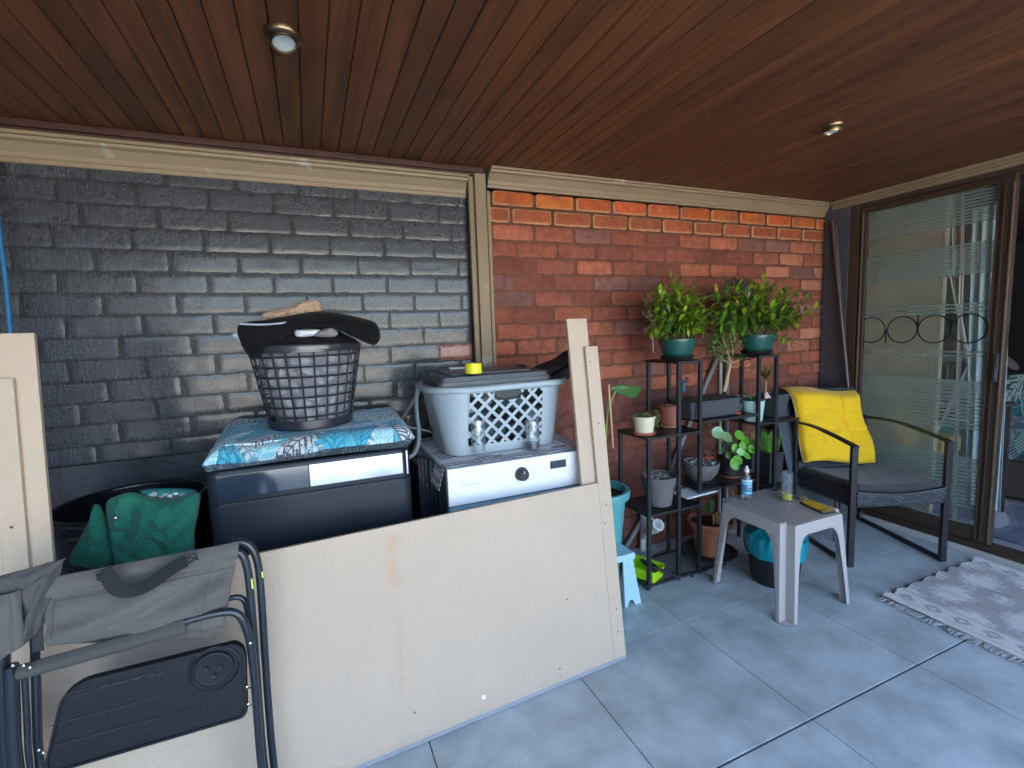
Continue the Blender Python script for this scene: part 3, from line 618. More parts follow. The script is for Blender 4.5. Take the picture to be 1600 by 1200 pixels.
# doily / mat on it (pattern printed)
MN = 170
def doily(u, v):
    x, y = u * .66, v * .56; d = min(x, .66 - x, y, .56 - y)
    dk, lt, gr = (.035, .032, .04), (.55, .55, .58), (.62, .62, .66)
    if d < .008: return dk if int((x + y) / .006) % 2 else lt
    if d < .012: return lt
    if d < .052:
        t = (x if d in (y, .56 - y) else y); s_ = math.sin(t * 130) * .012; e = d - .032
        return lt if (abs(e - s_) < .0035 or abs(e + s_) < .0030 or (abs(e) < .003)) else dk
    if d < .057: return lt
    q = math.sin(x * 19) * math.sin(y * 17 + 1.4)
    if q > -.25: return gr
    r = math.sin(math.hypot(x - .33, y - .28) * 240 + 5 * math.sin(x * 40)); return lt if r > .2 else dk
def mfn(u, v):
    x = WX0 - .055 + .66 * u; y = WY0 - .010 + .53 * v; z = WT + .004 + .0008 * math.sin(u * 40)
    if x < WX0 - .001: z -= (WX0 - x) * 1.5; x = WX0 - .006 - (WX0 - x) * .45
    return (x, y, z)
B = MB(); B.grid(MN, 140, mfn, doily); tag(B.build('washer_mat', FAB('mat_fabric', .6), solid=.002), 'black and white patterned mat covering the washing machine top', 'mat')
# black machine / bin under the cushion
bm_ = thing('black_chest_washer', 'black top loading washer with steel strip below the teal cushion', 'washing machine', (0, 1.95, 0))
BX0, BX1, BY0, BY1, BT = -.325, .305, 1.675, 2.22, .935
def rrect(x0, x1, y0, y1, r, n=6):
    P = []
    for cx_, cy_, a0 in ((x1 - r, y0 + r, -PI / 2), (x1 - r, y1 - r, 0), (x0 + r, y1 - r, PI / 2), (x0 + r, y0 + r, PI)):
        for k in range(n + 1): a = a0 + PI / 2 * k / n; P.append((cx_ + r * math.cos(a), cy_ + r * math.sin(a)))
    return P
def ring(B, x0, x1, y0, y1, r, zs, insets, cap=True, col=None, n=6):
    vs = []; fs = []
    L_ = 4 * (n + 1)
    for z, i in zip(zs, insets): vs += [(p[0], p[1], z) for p in rrect(x0 + i, x1 - i, y0 + i, y1 - i, max(.004, r - i * .5), n)]
    for j in range(len(zs) - 1):
        for k in range(L_): fs.append((j * L_ + k, j * L_ + (k + 1) % L_, (j + 1) * L_ + (k + 1) % L_, (j + 1) * L_ + k))
    if cap: fs.append(tuple(range((len(zs) - 1) * L_, len(zs) * L_)))
    B.add(vs, fs, col)
B = MB(); ring(B, BX0, BX1, BY0, BY1, .035, [0, .01, .825, .83, .835, BT - .01, BT], [.02, .005, 0, .004, 0, 0, .008]); B.build('body', mat('bm_body', (.020, .025, .034), .38, var=.15, vs=3, bump=.02, bs=20, spec=.3), bm_)
B = MB(); B.bb(-.03, BX1 - .03, BY0 - .004, BY0 + .002, .848, BT - .012, .002); B.build('steel_strip', mat('strip_steel', (.36, .385, .42), .2, metal=1, var=.25, vs=5, rvar=.3), bm_)
B = MB(); B.bb(BX0 + .03, -.031, BY0 - .004, BY0 + .002, .848, BT - .012, .002); B.build('strip_dark_reflection', mat('dark_reflection_gloss', (.02, .035, .055), .10, coat=.8), bm_)  # left part of the steel strip, its dark reflection put into the colour
B = MB(); B.bb(BX1 - .018, BX1 - .012, BY0 - .005, BY0 + .003, .845, BT - .006, .001); B.build('end_trim', mat('strip_steel', None), bm_)
lf = leaf_print(230, 180, .66, .52, rleaves(95, .66, .52, PALT, .9), (.10, .50, .64))
def cus(u, v):
    q = (AZ(315, 722, .96).lerp(AZ(648, 683, .96), u)).lerp(AZ(352, 664, .985).lerp(AZ(619, 642, .985), u), v)
    e = min(min(u, 1 - u) * .6, min(v, 1 - v) * .5); h = .030 * min(1, e / .05) ** .5 + .004 * noise.noise(Vector((u * 6, v * 6, 0))) + .0035 * noise.noise(Vector((u * 16, v * 14, 2)))
    side = 1 if v < .5 else 0
    q.z += h - .012 * (1 - min(1, e / .03)) + .014 * max(0, u - .88) / .12 * (1 if v < .5 else .5)
    if v < .12: q.z -= .006 * math.sin(u * 7)
    return q
B = MB(); B.grid(230, 180, cus, lf)
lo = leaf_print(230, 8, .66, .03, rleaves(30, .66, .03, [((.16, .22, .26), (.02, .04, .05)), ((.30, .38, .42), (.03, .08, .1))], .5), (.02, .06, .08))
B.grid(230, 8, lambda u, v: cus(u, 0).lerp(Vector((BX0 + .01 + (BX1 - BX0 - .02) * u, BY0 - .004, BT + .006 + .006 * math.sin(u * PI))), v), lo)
tag(B.build('leaf_cushion', FAB('cushion_fabric')), 'turquoise leaf printed cushion lying on the black washer', 'cushion')

# ---- round laundry basket
rc = Vector((-.010, 2.01, 1.004)); rbk = thing('round_laundry_basket', 'round black grid laundry basket filled with grey cloth', 'laundry basket', rc)
RH = .308
def rrad(t): return .150 + .047 * t
B = MB()
for i in range(26):
    a = 2 * PI * i / 26; B.tube([rc + Vector((rrad(t) * math.cos(a), rrad(t) * math.sin(a), .03 + (RH - .05) * t)) for t in (0, .33, .66, 1)], .0036, 6)
for j in range(7):
    t = (j + .5) / 7; B.tube([rc + Vector((rrad(t) * math.cos(2 * PI * k / 48), rrad(t) * math.sin(2 * PI * k / 48), .03 + (RH - .05) * t)) for k in range(48)], .0038, 6, closed=True)
BLKP = mat('basket_black', (.022, .024, .035), .32, coat=.2)
B.build('grid_wall', BLKP, rbk)
B = MB(); B.lathe([(0, .0), (.146, 0), (.153, .004), (.154, .034), (.148, .034)], rc, 48); B.build('base', BLKP, rbk)
B = MB(); B.lathe([(.194, RH - .024), (.204, RH - .024), (.207, RH - .004), (.203, RH + .004), (.190, RH + .004), (.186, RH - .02)], rc, 56); B.build('rim', mat('rim_dark', (.035, .038, .045), .2, coat=.6), rbk)
B = MB()
def clo(u, v):
    a = 2 * PI * u; t = v; r_ = rrad(t) - .008; X = math.cos(a), math.sin(a)
    nn = noise.noise(Vector((X[0] * 2.5, X[1] * 2.5, v * 4))) * .018 + abs(noise.noise(Vector((X[0] * 4 + v * 3, X[1] * 4, v * 6)))) * -.022 + noise.noise(Vector((X[0] * 6, X[1] * 6, v * 9 + 3))) * .008 + .004 * abs(noise.noise(Vector((X[0] * 12, X[1] * 12, v * 17))))
    return rc + Vector(((r_ - .012 + nn) * X[0], (r_ - .012 + nn) * X[1], .02 + (RH - .03) * t))
B.grid(120, 40, clo, cu=True); B.disc(rc + Vector((0, 0, RH - .02)), .18)
tag(B.build('folded_linen', mat('grey_satin', (.26, .25, .265), .36, var=.12, vs=12, sheen=.3, bump=.1, bs=60)), 'grey satin linen stuffed inside the round black basket', 'linen')
B = MB(); Y_ = 1.90
B.puff([AY(*p, Y_ - .03) for p in ((371, 512), (385, 503), (430, 500), (470, 500), (468, 516), (440, 528), (418, 545), (400, 562), (388, 556), (376, 536))], .07, wr=.006, seed=1)
B.puff([AY(*p, Y_ + .0) for p in ((408, 503), (450, 494), (495, 487), (530, 490), (565, 497), (588, 506), (594, 528), (584, 537), (566, 528), (545, 520), (515, 511), (480, 512), (440, 518))], .20, wr=.022, seed=2, ws=11, rings=12, n=90)
B.puff([AY(*p, Y_ - .09) for p in ((545, 510), (575, 512), (592, 522), (590, 536), (578, 538), (556, 528), (540, 520))], .05, wr=.004, seed=2)
def jd(u, v):
    a = 2 * PI * u; r_ = .200 * v; nn = noise.noise(Vector((math.cos(a) * v * 2, math.sin(a) * v * 2, 4)))
    return rc + Vector((r_ * math.cos(a) - .005, r_ * math.sin(a) + .012, RH + .004 + .062 * (1 - v ** 2.4) + .016 * nn * (1 - v) + .006 * noise.noise(Vector((math.cos(a) * v * 7, math.sin(a) * v * 7, 4)))))
B.grid(48, 14, jd, cu=True)
tag(B.build('black_jacket', mat('jacket', (.006, .006, .007), .92, bump=.3, bs=200, sheen=.05, spec=.2)), 'black jacket draped over the round laundry basket', 'jacket')
B = MB(); B.tube([AY(375, 506, 1.84), AY(415, 508, 1.83), AY(470, 501, 1.83)], .0035, 6, smooth=2); B.puff([AY(*p, 1.90) for p in ((362, 523), (373, 517), (378, 527), (381, 541), (372, 534))], .03, wr=.002)
tag(B.build('white_lining', mat('lining', (.42, .45, .52), .8)), 'pale lining showing at the left edge of the jacket', 'cloth')
B = MB(); B.puff([AY(*p, 1.94) for p in ((409, 492), (425, 485), (455, 478), (480, 469), (497, 470), (502, 480), (498, 489), (470, 494), (440, 499), (415, 502))], .11, wr=.022, ws=45, seed=4, rings=14, n=100)
tag(B.build('tan_fleece', mat('fleece', (.55, .34, .19), .95, bump=.9, bs=160, sheen=.6)), 'tan fleece roll lying on top of the black jacket', 'fleece')
B = MB(); B.puff([AY(*p, 1.86) for p in ((462, 515), (480, 514), (500, 515), (505, 522), (482, 526), (463, 526))], .05, wr=.003); B.build('w', mat('white_cloth', (.70, .72, .76), .8)); tag(bpy.context.scene.objects['w'], 'small white cloth peeking out under the black jacket', 'cloth'); bpy.context.scene.objects['w'].name = 'white_cloth'
B = MB(); B.puff([AY(*p, 1.845) for p in ((490, 524), (505, 514), (518, 512), (528, 519), (524, 526), (505, 527))], .05, wr=.012, ws=40); tag(B.build('grey_rag', mat('rag', (.25, .22, .21), .9, bump=.2, bs=90)), 'crumpled brown-grey rag on the basket rim', 'cloth')

# ---- blue-grey rectangular basket
bsk = thing('laundry_basket', 'pale blue-grey plastic laundry basket with diamond lattice sides', 'laundry basket', (.73, 1.93, WT + .006))
z0, z1 = WT + .007, 1.120; cx_, cy_ = .712, 1.92; hx0, hy0, hx1, hy1 = .240, .155, .288, .190
def bshape(t, side):                                     # perimeter polyline at height t
    hx = hx0 + (hx1 - hx0) * t; hy = hy0 + (hy1 - hy0) * t; return rrect(cx_ - hx, cx_ + hx, cy_ - hy, cy_ + hy, .07 + .06 * t, 7)
BL = mat('basket_blue', (.36, .43, .47), .38, var=.03, coat=.1)
B = MB(); n_ = 32; wl_, wr_ = .165, .155                  # lattice window half width along front
zw0, zw1 = .14, .93
def front_pt(u, t, o=0): hx = hx0 + (hx1 - hx0) * t; hy = hy0 + (hy1 - hy0) * t; return Vector((cx_ + u, cy_ - hy + o, z0 + (z1 - z0) * t))
# solid shell except the window
lv = [0, .04, zw0, .35, .6, zw1, 1]
for sgn in (1,):
    P = [bshape(t, 0) for t in lv]; L_ = len(P[0]); vs = [(p[0], p[1], z0 + (z1 - z0) * lv[j] + (0 if j else 0)) for j in range(len(lv)) for p in P[j]]; fs = []
    for j in range(len(lv) - 1):
        for k in range(L_):
            a, b = P[j][k], P[j][(k + 1) % L_]
            if k == L_ - 1: continue                     # the straight front run is filled below
            fs.append((j * L_ + k, j * L_ + (k + 1) % L_, (j + 1) * L_ + (k + 1) % L_, (j + 1) * L_ + k))
    B.add(vs, fs)
    fs = [tuple(range(L_))[::-1]]; B.add([(p[0], p[1], z0 + .002) for p in P[0]], fs)
def fq(u0, u1, t0, t1):
    def e(t, s_): hx = hx0 + (hx1 - hx0) * t; return s_ * (hx - (.07 + .06 * t))
    B.add([front_pt(e(t0, -1) if u0 is None else u0, t0), front_pt(e(t0, 1) if u1 is None else u1, t0), front_pt(e(t1, 1) if u1 is None else u1, t1), front_pt(e(t1, -1) if u0 is None else u0, t1)], [(0, 1, 2, 3)])
for j in range(len(lv) - 1):
    if lv[j] < zw0 or lv[j] >= zw1: fq(None, None, lv[j], lv[j + 1])
    else: fq(None, -wl_, lv[j], lv[j + 1]); fq(wr_, None, lv[j], lv[j + 1])
shell = B.build('basket_shell', BL, bsk, solid=.003)
B = MB(); HZ = (z1 - z0); p_ = .058; hwin = (zw1 - zw0) * HZ; W2 = 2 * wl_
def clipseg(s0, sg):
    pts = []
    for k in range(0, 201):
        vv = hwin * k / 200; uu = s0 + sg * vv
        if -wl_ <= uu <= wr_: pts.append((uu, vv))
    return (pts[0], pts[-1]) if len(pts) > 2 else None
for sg in (1, -1):
    s0 = -wl_ - hwin if sg > 0 else -wl_
    while s0 < wr_ + hwin:
        c = clipseg(s0, sg)
        if c:
            a = front_pt(c[0][0], zw0 + c[0][1] / HZ, .001); b = front_pt(c[1][0], zw0 + c[1][1] / HZ, .001)
            if (b - a).length > .008: B.bar(a, b, .0125, .003, up=(0, 1, 0), bev=.0008)
        s0 += p_
B.build('lattice', BL, bsk)
B = MB()
def rimf():
    P = [bshape(1.0, 0)]; return P[0]
R_ = rrect(cx_ - hx1 - .012, cx_ + hx1 + .012, cy_ - hy1 - .012, cy_ + hy1 + .012, .14, 8)
B.tube([(p[0], p[1], z1) for p in R_], .0135, 12, closed=True); B.build('rim', BL, bsk)
B = MB(); hc = front_pt(.0, .86, -.006)
B.tube([hc + Vector((-.055, 0, .012)), hc + Vector((-.05, -.002, -.008)), hc + Vector((0, -.003, -.013)), hc + Vector((.05, -.002, -.008)), hc + Vector((.055, 0, .012))], .004, 8, smooth=2); B.bb(hc.x - .055, hc.x + .055, hc.y + .0, hc.y + .003, hc.z - .012, hc.z + .024, .001); B.build('handle_slot', mat('slot', (.03, .035, .04), .5), bsk)
# laundry in it
B = MB()
for i in range(26):
    c = Vector((cx_ + ru(-.2, .2), cy_ + ru(-.1, .12), z0 + ru(.04, .2))); k = rs.choice([(.02, .025, .03), (.05, .1, .13), (.35, .42, .46), (.015, .015, .02), (.10, .16, .19)])
    B.puff([c + Vector((ru(.05, .08) * math.cos(a), 0, ru(.03, .05) * math.sin(a))) for a in [q * PI / 3 for q in range(6)]], .12, wr=.02, col=k, seed=i, rings=4, n=24)
tag(B.build('laundry_pile', FAB('pile_fab')), 'mixed dark and pale clothes inside the blue-grey basket', 'laundry')
# dark grey crate lid on top
lid = thing('storage_lid', 'dark grey stepped plastic lid lying across the blue-grey basket', 'lid', (.66, 1.93, z1 + .012))
B = MB(); zl = z1 + .010; gl_ = mat('lid_grey', (.07, .08, .09), .38, var=.08)
ring(B, .44, .93, 1.755, 2.12, .03, [zl, zl + .018, zl + .019, zl + .036, zl + .040], [.0, .002, .010, .014, .022]); ring(B, .44, .93, 1.755, 2.12, .03, [zl + .0, zl + .0005], [0, .03], cap=False); B.build('lid_plate', gl_, lid)
B = MB(); ring(B, .50, .86, 1.81, 2.06, .02, [zl + .040, zl + .047, zl + .049], [0, .002, .01]); B.build('raised_center', gl_, lid)
for sx in (.475, .90):
    B = MB(); B.tube([(sx - .035, 1.86, zl + .04), (sx - .04, 1.87, zl + .052), (sx - .04, 1.97, zl + .052), (sx - .035, 1.98, zl + .04)], .008, 8, smooth=1); B.build('clip_handle', gl_, lid)
tp = Vector(AZ(740, 583, zl + .050)); B = MB(); B.lathe([(.026, 0), (.032, 0), (.0325, .001), (.0325, .037), (.032, .038), (.026, .038), (.0258, .037), (.0258, .001), (.026, 0)], tp, 40)
tag(B.build('tape_roll', mat('yellow_tape', (.80, .74, .02), .35, var=.02)), 'bright yellow roll of tape standing on the dark lid', 'tape')
c = AZ(716, 577, zl + .052); B = MB(); B.bb(c.x - .03, c.x + .04, c.y + .03, c.y + .08, zl + .050, zl + .058, .002); tag(B.build('white_card', mat('card_w', (.7, .72, .75), .6)), 'small white pack lying behind the yellow tape roll', 'card')
# black bag at the right end of the basket
B = MB(); B.puff([AY(*p, 1.93) for p in ((832, 580), (850, 568), (874, 558), (896, 543), (906, 552), (900, 572), (884, 592), (850, 594))], .16, wr=.008, seed=9); B.puff([AY(*p, 1.84) for p in ((838, 598), (858, 590), (884, 572), (898, 560), (897, 580), (880, 596))], .03, wr=.003)
tag(B.build('black_tote_bag', mat('tote', (.018, .015, .018), .8, bump=.2, bs=90)), 'black fabric bag standing in the right end of the basket', 'bag')
B = MB(); B.puff([AY(*p, 1.80) for p in ((826, 583), (838, 580), (850, 588), (842, 597), (832, 594))], .03, wr=.012, ws=50); tag(B.build('crumpled_tissue', mat('tissue', (.62, .68, .68), .8)), 'crumpled pale tissue beside the black bag', 'tissue')
# hose & cables
B = MB(); B.tube([(.335, 2.12, .93), AY(664, 596, 2.0), AY(652, 600, 1.98), AY(650, 640, 1.93), AY(656, 680, 1.86), AY(650, 708, 1.80), AY(636, 716, 1.76)], .0085, 10, smooth=3)
tag(B.build('grey_hose', mat('hose', (.20, .22, .24), .45)), 'grey ribbed drain hose looping beside the basket', 'hose')
B = MB(); B.tube([AY(612, 655, 2.2), AY(640, 668, 2.12), AY(665, 672, 2.1), AY(690, 680, 2.15)], .004, 8, smooth=2); tag(B.build('white_cable', mat('cabw', (.6, .6, .58), .5)), 'thin white cable running behind the laundry basket', 'cable')
B = MB(); 
for i in range(9): a = AY(655 + i * 4.5, 715 + i, 1.76 + i * .006); B.tube([a, a + Vector((.002 * (i % 3), .01, -.22)), Vector((a.x + .006 * (i % 2), a.y, 0.02))], .007 + .003 * (i % 3), 7, smooth=1)
tag(B.build('black_plastic_bag', mat('bagblk', (.012, .016, .022), .25, coat=.3, bump=.4, bs=30)), 'black folded plastic sheet hanging between the two machines', 'plastic sheet')
B = MB()
for i in range(5):
    a = AY(896 + i * 3.4, 646 + abs(i - 2) * 4, 2.05); B.tube([a, Vector((a.x, a.y, .5))], .0022, 6)
tag(B.build('wire_rack', mat('wireb', (.03, .03, .035), .5)), 'dark wire rack behind the washing machine corner', 'rack')
# drinking glasses
GL = glass_mat('clear_glass', (.94, .965, .97), 1.8, .05, dens=.08, dcol=(.7, .75, .78))
def glass(name, c, r, h, label, liquid=None, lh=.02, base=.006, grp=None, lname='drink'):
    t = thing(name, label, 'glass', c, grp); B = MB()
    B.lathe([(0, 0), (r * .9, 0), (r * .94, .002), (r, h), (r - .0016, h + .0004), (r * .94 - .0018, base), (0, base)], c, 32); B.build('glass_wall', GL, t)
    if liquid:
        B = MB(); q = (r * .94 - .0018); B.lathe([(0, base + .0003), (q - .0003, base + .0003), (q + (r - q) * .9 * lh / h - .0003, base + lh), (0, base + lh)], c, 32); B.build(lname, liquid, t)
    return t
gz = WT + .0065
glass('drinking_glass', AZ(748, 711, gz), .030, .142, 'empty clear tumbler standing in front of the laundry basket', base=.014, grp='tumblers on the washing machine')
glass('drinking_glass', AZ(833, 702, gz), .029, .118, 'clear tumbler with a little dark cola on the washer mat', mat('cola', (.02, .006, .003), .1), .022, grp='tumblers on the washing machine')
# ================================================================== LEFT: tub, green bag, camping chair
tb = thing('black_tub', 'large round black plastic tub holding the green garden bag', 'tub', (-.60, 2.02, 0)); tc_ = Vector((-.610, 2.02, 0))
B = MB(); B.lathe([(0, .30), (.185, .30), (.19, .32), (.213, .775), (.222, .78), (.226, .79), (.222, .80), (.214, .80), (.207, .79), (.18, .33), (0, .33)], tc_, 64)
B.lathe([(0, 0), (.2, 0), (.2, .298), (0, .298)], tc_, 32); B.build('tub_body', mat('tub_blk', (.012, .013, .015), .28, coat=.3), tb)
for a in (-1.9, 1.0): B = MB(); c = tc_ + Vector((.224 * math.cos(a), .224 * math.sin(a), .76)); B.tube([c + Vector((-.04, -.006, .015)), c + Vector((-.03, -.022, 0)), c + Vector((.03, -.022, 0)), c + Vector((.04, -.006, .015))], .007, 8, smooth=1); B.build('tub_handle', mat('tub_blk', None), tb)
gb = thing('garden_bag', 'crumpled dark green canvas bag with floral lining and one press stud', 'bag', AY(235, 830, 1.74))
GRN = mat('green_canvas', (.012, .155, .095), .82, var=.15, vs=14, bump=.35, bs=70, sheen=.15)
B = MB(); B.puff([AY(*p, 1.72) for p in ((166, 789), (180, 776), (205, 770), (228, 776), (265, 780), (309, 770), (311, 792), (304, 830), (300, 868), (262, 885), (215, 890), (184, 885), (172, 835))], .13, wr=.020, seed=3, rings=20, n=160, ws=9, rg=.03)
B.build('front_cloth', GRN, gb)
B = MB(); B.puff([AY(*p, 1.74) for p in ((147, 789), (158, 793), (172, 830), (180, 868), (165, 885), (128, 885), (108, 875), (128, 835), (143, 806))], .08, wr=.014, seed=5, rings=14, n=100, rg=.015); B.build('side_cloth', GRN, gb)
B = MB(); B.puff([AY(*p, 1.78) for p in ((218, 770), (225, 765), (260, 763), (295, 764), (308, 769), (300, 782), (262, 786), (228, 781))], .05, wr=.004, seed=2); B.build('inner_flap', mat('green_light', (.03, .22, .19), .8, bump=.2, bs=70), gb)
B = MB()
for i in range(16):
    q = AY(ru(232, 290), ru(769, 777), 1.752); B.puff([q + Vector((.006 * math.cos(a) * ru(.7, 1.6), 0, .003 * math.sin(a) * ru(.7, 1.6))) for a in [k * PI / 3 for k in range(6)]], .004, wr=0, rings=3, n=12, col=rs.choice([(.7, .75, .72), (.35, .55, .52), (.6, .35, .4)]))
B.build('floral_lining', FAB('floral'), gb)
B = MB(); c = AY(181, 810, 1.665); B.lathe([(0, .004), (.005, .003), (.0065, 0)], c, 16, R=Euler((PI / 2, 0, 0)).to_matrix()); B.build('press_stud', mat('stud', (.7, .7, .68), .25, metal=1), gb)
# camping chair: folded, standing in a plane y = 1.30, tubes run down to the floor
CY = 1.30
cc = thing('camping_chair', 'folded grey-brown camping chair with black side table and carry strap', 'chair', (AY(400, 1000, CY).x, CY, 0))
TUB = mat('chair_tube', (.03, .036, .046), .32, metal=.35, coat=.3, var=.1, vs=20)
CAN = mat('chair_canvas', (.108, .100, .088), .82, var=.12, vs=9, bump=.22, bs=380, sheen=.15)
CAND = mat('chair_canvas_dark', (.075, .072, .066), .85, var=.1, vs=9, bump=.22, bs=380)
def cp(px, py, dy=0): return AY(px, py, CY + dy)
def todown(B, px, py, dy, r, x2=None):
    a = cp(px, py, dy); b = Vector((a.x + (x2 or .004), CY + dy, .012)); return a, b
B = MB()
def leg(pts, dy, r, dx=.0):
    P = [cp(*p, dy) for p in pts]; B.tube([P[0]] + P[1:-1] + [P[-1]] + [Vector((P[-1].x + dx, CY + dy, .01))], r, 12, smooth=2)
def frame_leg(pts, dy, r=.0095, dx=0):
    global B
    B = MB(); leg(pts, dy, r, dx); B.build('frame_tube', TUB, cc)
frame_leg([(362, 848), (385, 846), (402, 868), (408, 920), (416, 1060), (427, 1198)], .035, dx=.01)
frame_leg([(360, 862), (378, 862), (388, 890), (394, 960), (403, 1080), (412, 1198)], .012, dx=.01)
frame_leg([(288, 971), (340, 957), (372, 955), (388, 985), (396, 1040), (402, 1120), (408, 1198)], -.02, dx=.01)
frame_leg([(358, 935), (372, 932), (384, 938), (390, 975)], .03, .007)
frame_leg([(17, 1040), (19, 1100), (22, 1198)], -.01, .013, dx=.01)
frame_leg([(54, 985), (57, 1090), (60, 1198)], .02, .0085, dx=.01)
frame_leg([(38, 1050), (42, 1120), (45, 1198)], .0, .006)
frame_leg([(4, 1010), (6, 1100), (8, 1198)], .02, .012, dx=.01)
def cloth(pts_tl_tr_br_bl, dy, fn, nu=70, nv=40, m=CAN, name='seat_fabric', col=None):
    tl, tr, br, bl = [cp(*p, dy) for p in pts_tl_tr_br_bl]; B = MB()
    def f(u, v):
        p = bl.lerp(br, u).lerp(tl.lerp(tr, u), v); p.y -= fn(u, v); return p
    B.grid(nu, nv, f, col); return B.build(name, m, cc, solid=.003, off=0)
def foldy(u, v):
    return .028 * math.sin(min(1, v * 1.1) * PI) ** .7 * math.sin(min(1, max(0, u)) * PI) ** .3 + .010 * noise.noise(Vector((u * 4 + v * 3, v * 3 - u * 2.2, 1))) + .013 * math.sin((v * 2.1 - u * 2.4) * 5) * math.exp(-((v - .35 - .25 * u) / .28) ** 2) + .0015 * noise.noise(Vector((u * 18, v * 14, 4)))
CANA = mat('canvas_print', rough=.82, attr=True, var=.12, vs=9, bump=.22, bs=380, sheen=.15)
def seams(u, v):
    c = (.112, .104, .092); k = 1
    for d, w_ in ((abs(u - .86), .0035), (abs(v - .86), .006), (abs(u - .045), .004), (abs(v - .06), .007)):
        if d < w_: k = .55
        elif d < w_ * 2.2: k = min(k, 1.12)
    return tuple(q * k for q in c)
cloth(((72, 930), (369, 869), (348, 985), (74, 1010)), -.0, foldy, 240, 120, CANA, 'seat_fabric', seams)
cloth(((66, 905), (374, 846), (372, 873), (64, 940)), .005, lambda u, v: .012 * math.sin(v * PI) + .002 * noise.noise(Vector((u * 9, v * 3, 4))), 70, 12, name='top_hem')
cloth(((28, 1040), (291, 966), (292, 989), (30, 1062)), -.022, lambda u, v: .014 * math.sin(v * PI) + .0015 * noise.noise(Vector((u * 20, v * 3, 7))), 70, 14, CAND, 'rolled_hem')
cloth(((278, 955), (348, 940), (334, 998), (262, 990)), .004, lambda u, v: .01 * math.sin(v * PI) + .005 * noise.noise(Vector((u * 5, v * 3, 7))), 30, 20, CAN, 'fabric_tail')
cloth(((-14, 930), (34, 918), (40, 1005), (-14, 1036)), -.02, lambda u, v: .018 * math.sin(u * PI) + .010 * noise.noise(Vector((u * 3, v * 2, 7))) + .008 * math.sin(u * 8 + v), 40, 40, CAN, 'side_fabric')
cloth(((-20, 906), (105, 871), (60, 915), (-20, 948)), -.012, lambda u, v: .010 * math.sin(v * PI) + .008 * noise.noise(Vector((u * 4, v * 3, 2))), 40, 20, CAND, 'side_hem')
cloth(((30, 925), (96, 880), (62, 985), (36, 1006)), -.006, lambda u, v: .016 * math.sin(u * PI * 1.2) + .012 * noise.noise(Vector((u * 4, v * 3, 9))), 30, 40, CAND, 'side_fold')
cloth(((50, 985), (68, 975), (70, 1014), (52, 1018)), .004, lambda u, v: .004, 8, 8, mat('chair_blk', (.03, .032, .036), .8), 'inner_fold')
B = MB()                                                     # strap with boxed stitching
P = [cp(*p, -.045) for p in ((160, 893), (172, 898), (179, 912), (190, 921), (215, 920), (245, 905), (270, 885), (292, 874))]
Q = []
for _ in range(2):
    Q = [P[0]]
    for a, b in zip(P, P[1:]): Q += [a.lerp(b, .25), a.lerp(b, .75)]
    Q.append(P[-1]); P = Q
vs = []; fs = []; 
for i, p in enumerate(P):
    t = (P[min(i + 1, len(P) - 1)] - P[max(0, i - 1)]).normalized(); nn = Vector((-t.z, 0, t.x)); tw = .2 * math.sin(i / len(P) * 6)
    vs += [p + nn * .0125 + Vector((0, .004 * tw, 0)), p - nn * .0125 + Vector((0, -.014 - .004 * tw, 0))]
for i in range(len(P) - 1): fs.append((2 * i, 2 * i + 1, 2 * i + 3, 2 * i + 2))
B.add(vs, fs); STR = mat('strap', (.012, .013, .015), .8, bump=.3, bs=300); st = B.build('carry_strap', STR, cc, solid=.003, off=0)
for (px, py) in ((164, 896), (297, 874)):
    B = MB(); a = cp(px, py, -.040); B.box(a, (.030, .003, .020), Euler((0, -.2 if px < 200 else -.26, 0)).to_matrix(), .001); pt = B.build('strap_patch', STR, cc)
    B = MB()
    for q in ((-.012, -.007, .012, .007), (-.012, .007, .012, -.007), (-.013, .008, .013, .008), (-.013, -.008, .013, -.008)):
        R = Euler((0, -.2, 0)).to_matrix(); B.tube([a + R @ Vector((q[0], -.0018, q[1])), a + R @ Vector((q[2], -.0018, q[3]))], .0005, 4)
    B.build('stitching', mat('stitch', (.2, .2, .2), .8), pt)
# side table
tl, tr, br, bl = [cp(*p, -.03) for p in ((100, 1068), (384, 998), (388, 1118), (66, 1212))]
def tabpt(u, v, d=0): p = bl.lerp(br, u).lerp(tl.lerp(tr, u), v); p.y -= d; return p
def rr_uv(i, r=.09, n=6):
    out = []
    for cu, cv, a0 in ((1 - r, .2, -PI / 2), (1 - r, .78, 0), (r * 1.6, .76, PI / 2), (r * .7, .15, PI)):
        rr_ = {0: (r * .5, .12), 1: (r, .22), 2: (r * 1.6, .24), 3: (r * .7, .15)}[(0 if (cu > .5 and cv < .5) else 1 if cu > .5 else 2 if cv > .5 else 3)]
        cu2 = 1 - rr_[0] if cu > .5 else rr_[0]; cv2 = rr_[1] if cv < .5 else 1 - rr_[1]
        for k in range(n + 1): a = a0 + PI / 2 * k / n; out.append((.5 + (cu2 + (rr_[0]) * math.cos(a) - .5) * (1 - i), .5 + (cv2 + rr_[1] * math.sin(a) - .5) * (1 - i * 2.4)))
    return out
B = MB(); L_ = len(rr_uv(0)); vs = []
lay = [(.0, -.008), (0, .004), (.008, .007), (.030, .007), (.036, .0035)]
for i, d in lay: vs += [tabpt(u, v, d) for u, v in rr_uv(i)]
fs = [(j * L_ + k, j * L_ + (k + 1) % L_, (j + 1) * L_ + (k + 1) % L_, (j + 1) * L_ + k) for j in range(len(lay) - 1) for k in range(L_)] + [tuple(range(4 * L_, 5 * L_)), tuple(range(L_))[::-1]]
B.add(vs, fs); tabm = mat('side_table', (.006, .0075, .011), .55, var=.15, vs=10, bump=.12, bs=120)
tab = B.build('side_table', tabm, cc)
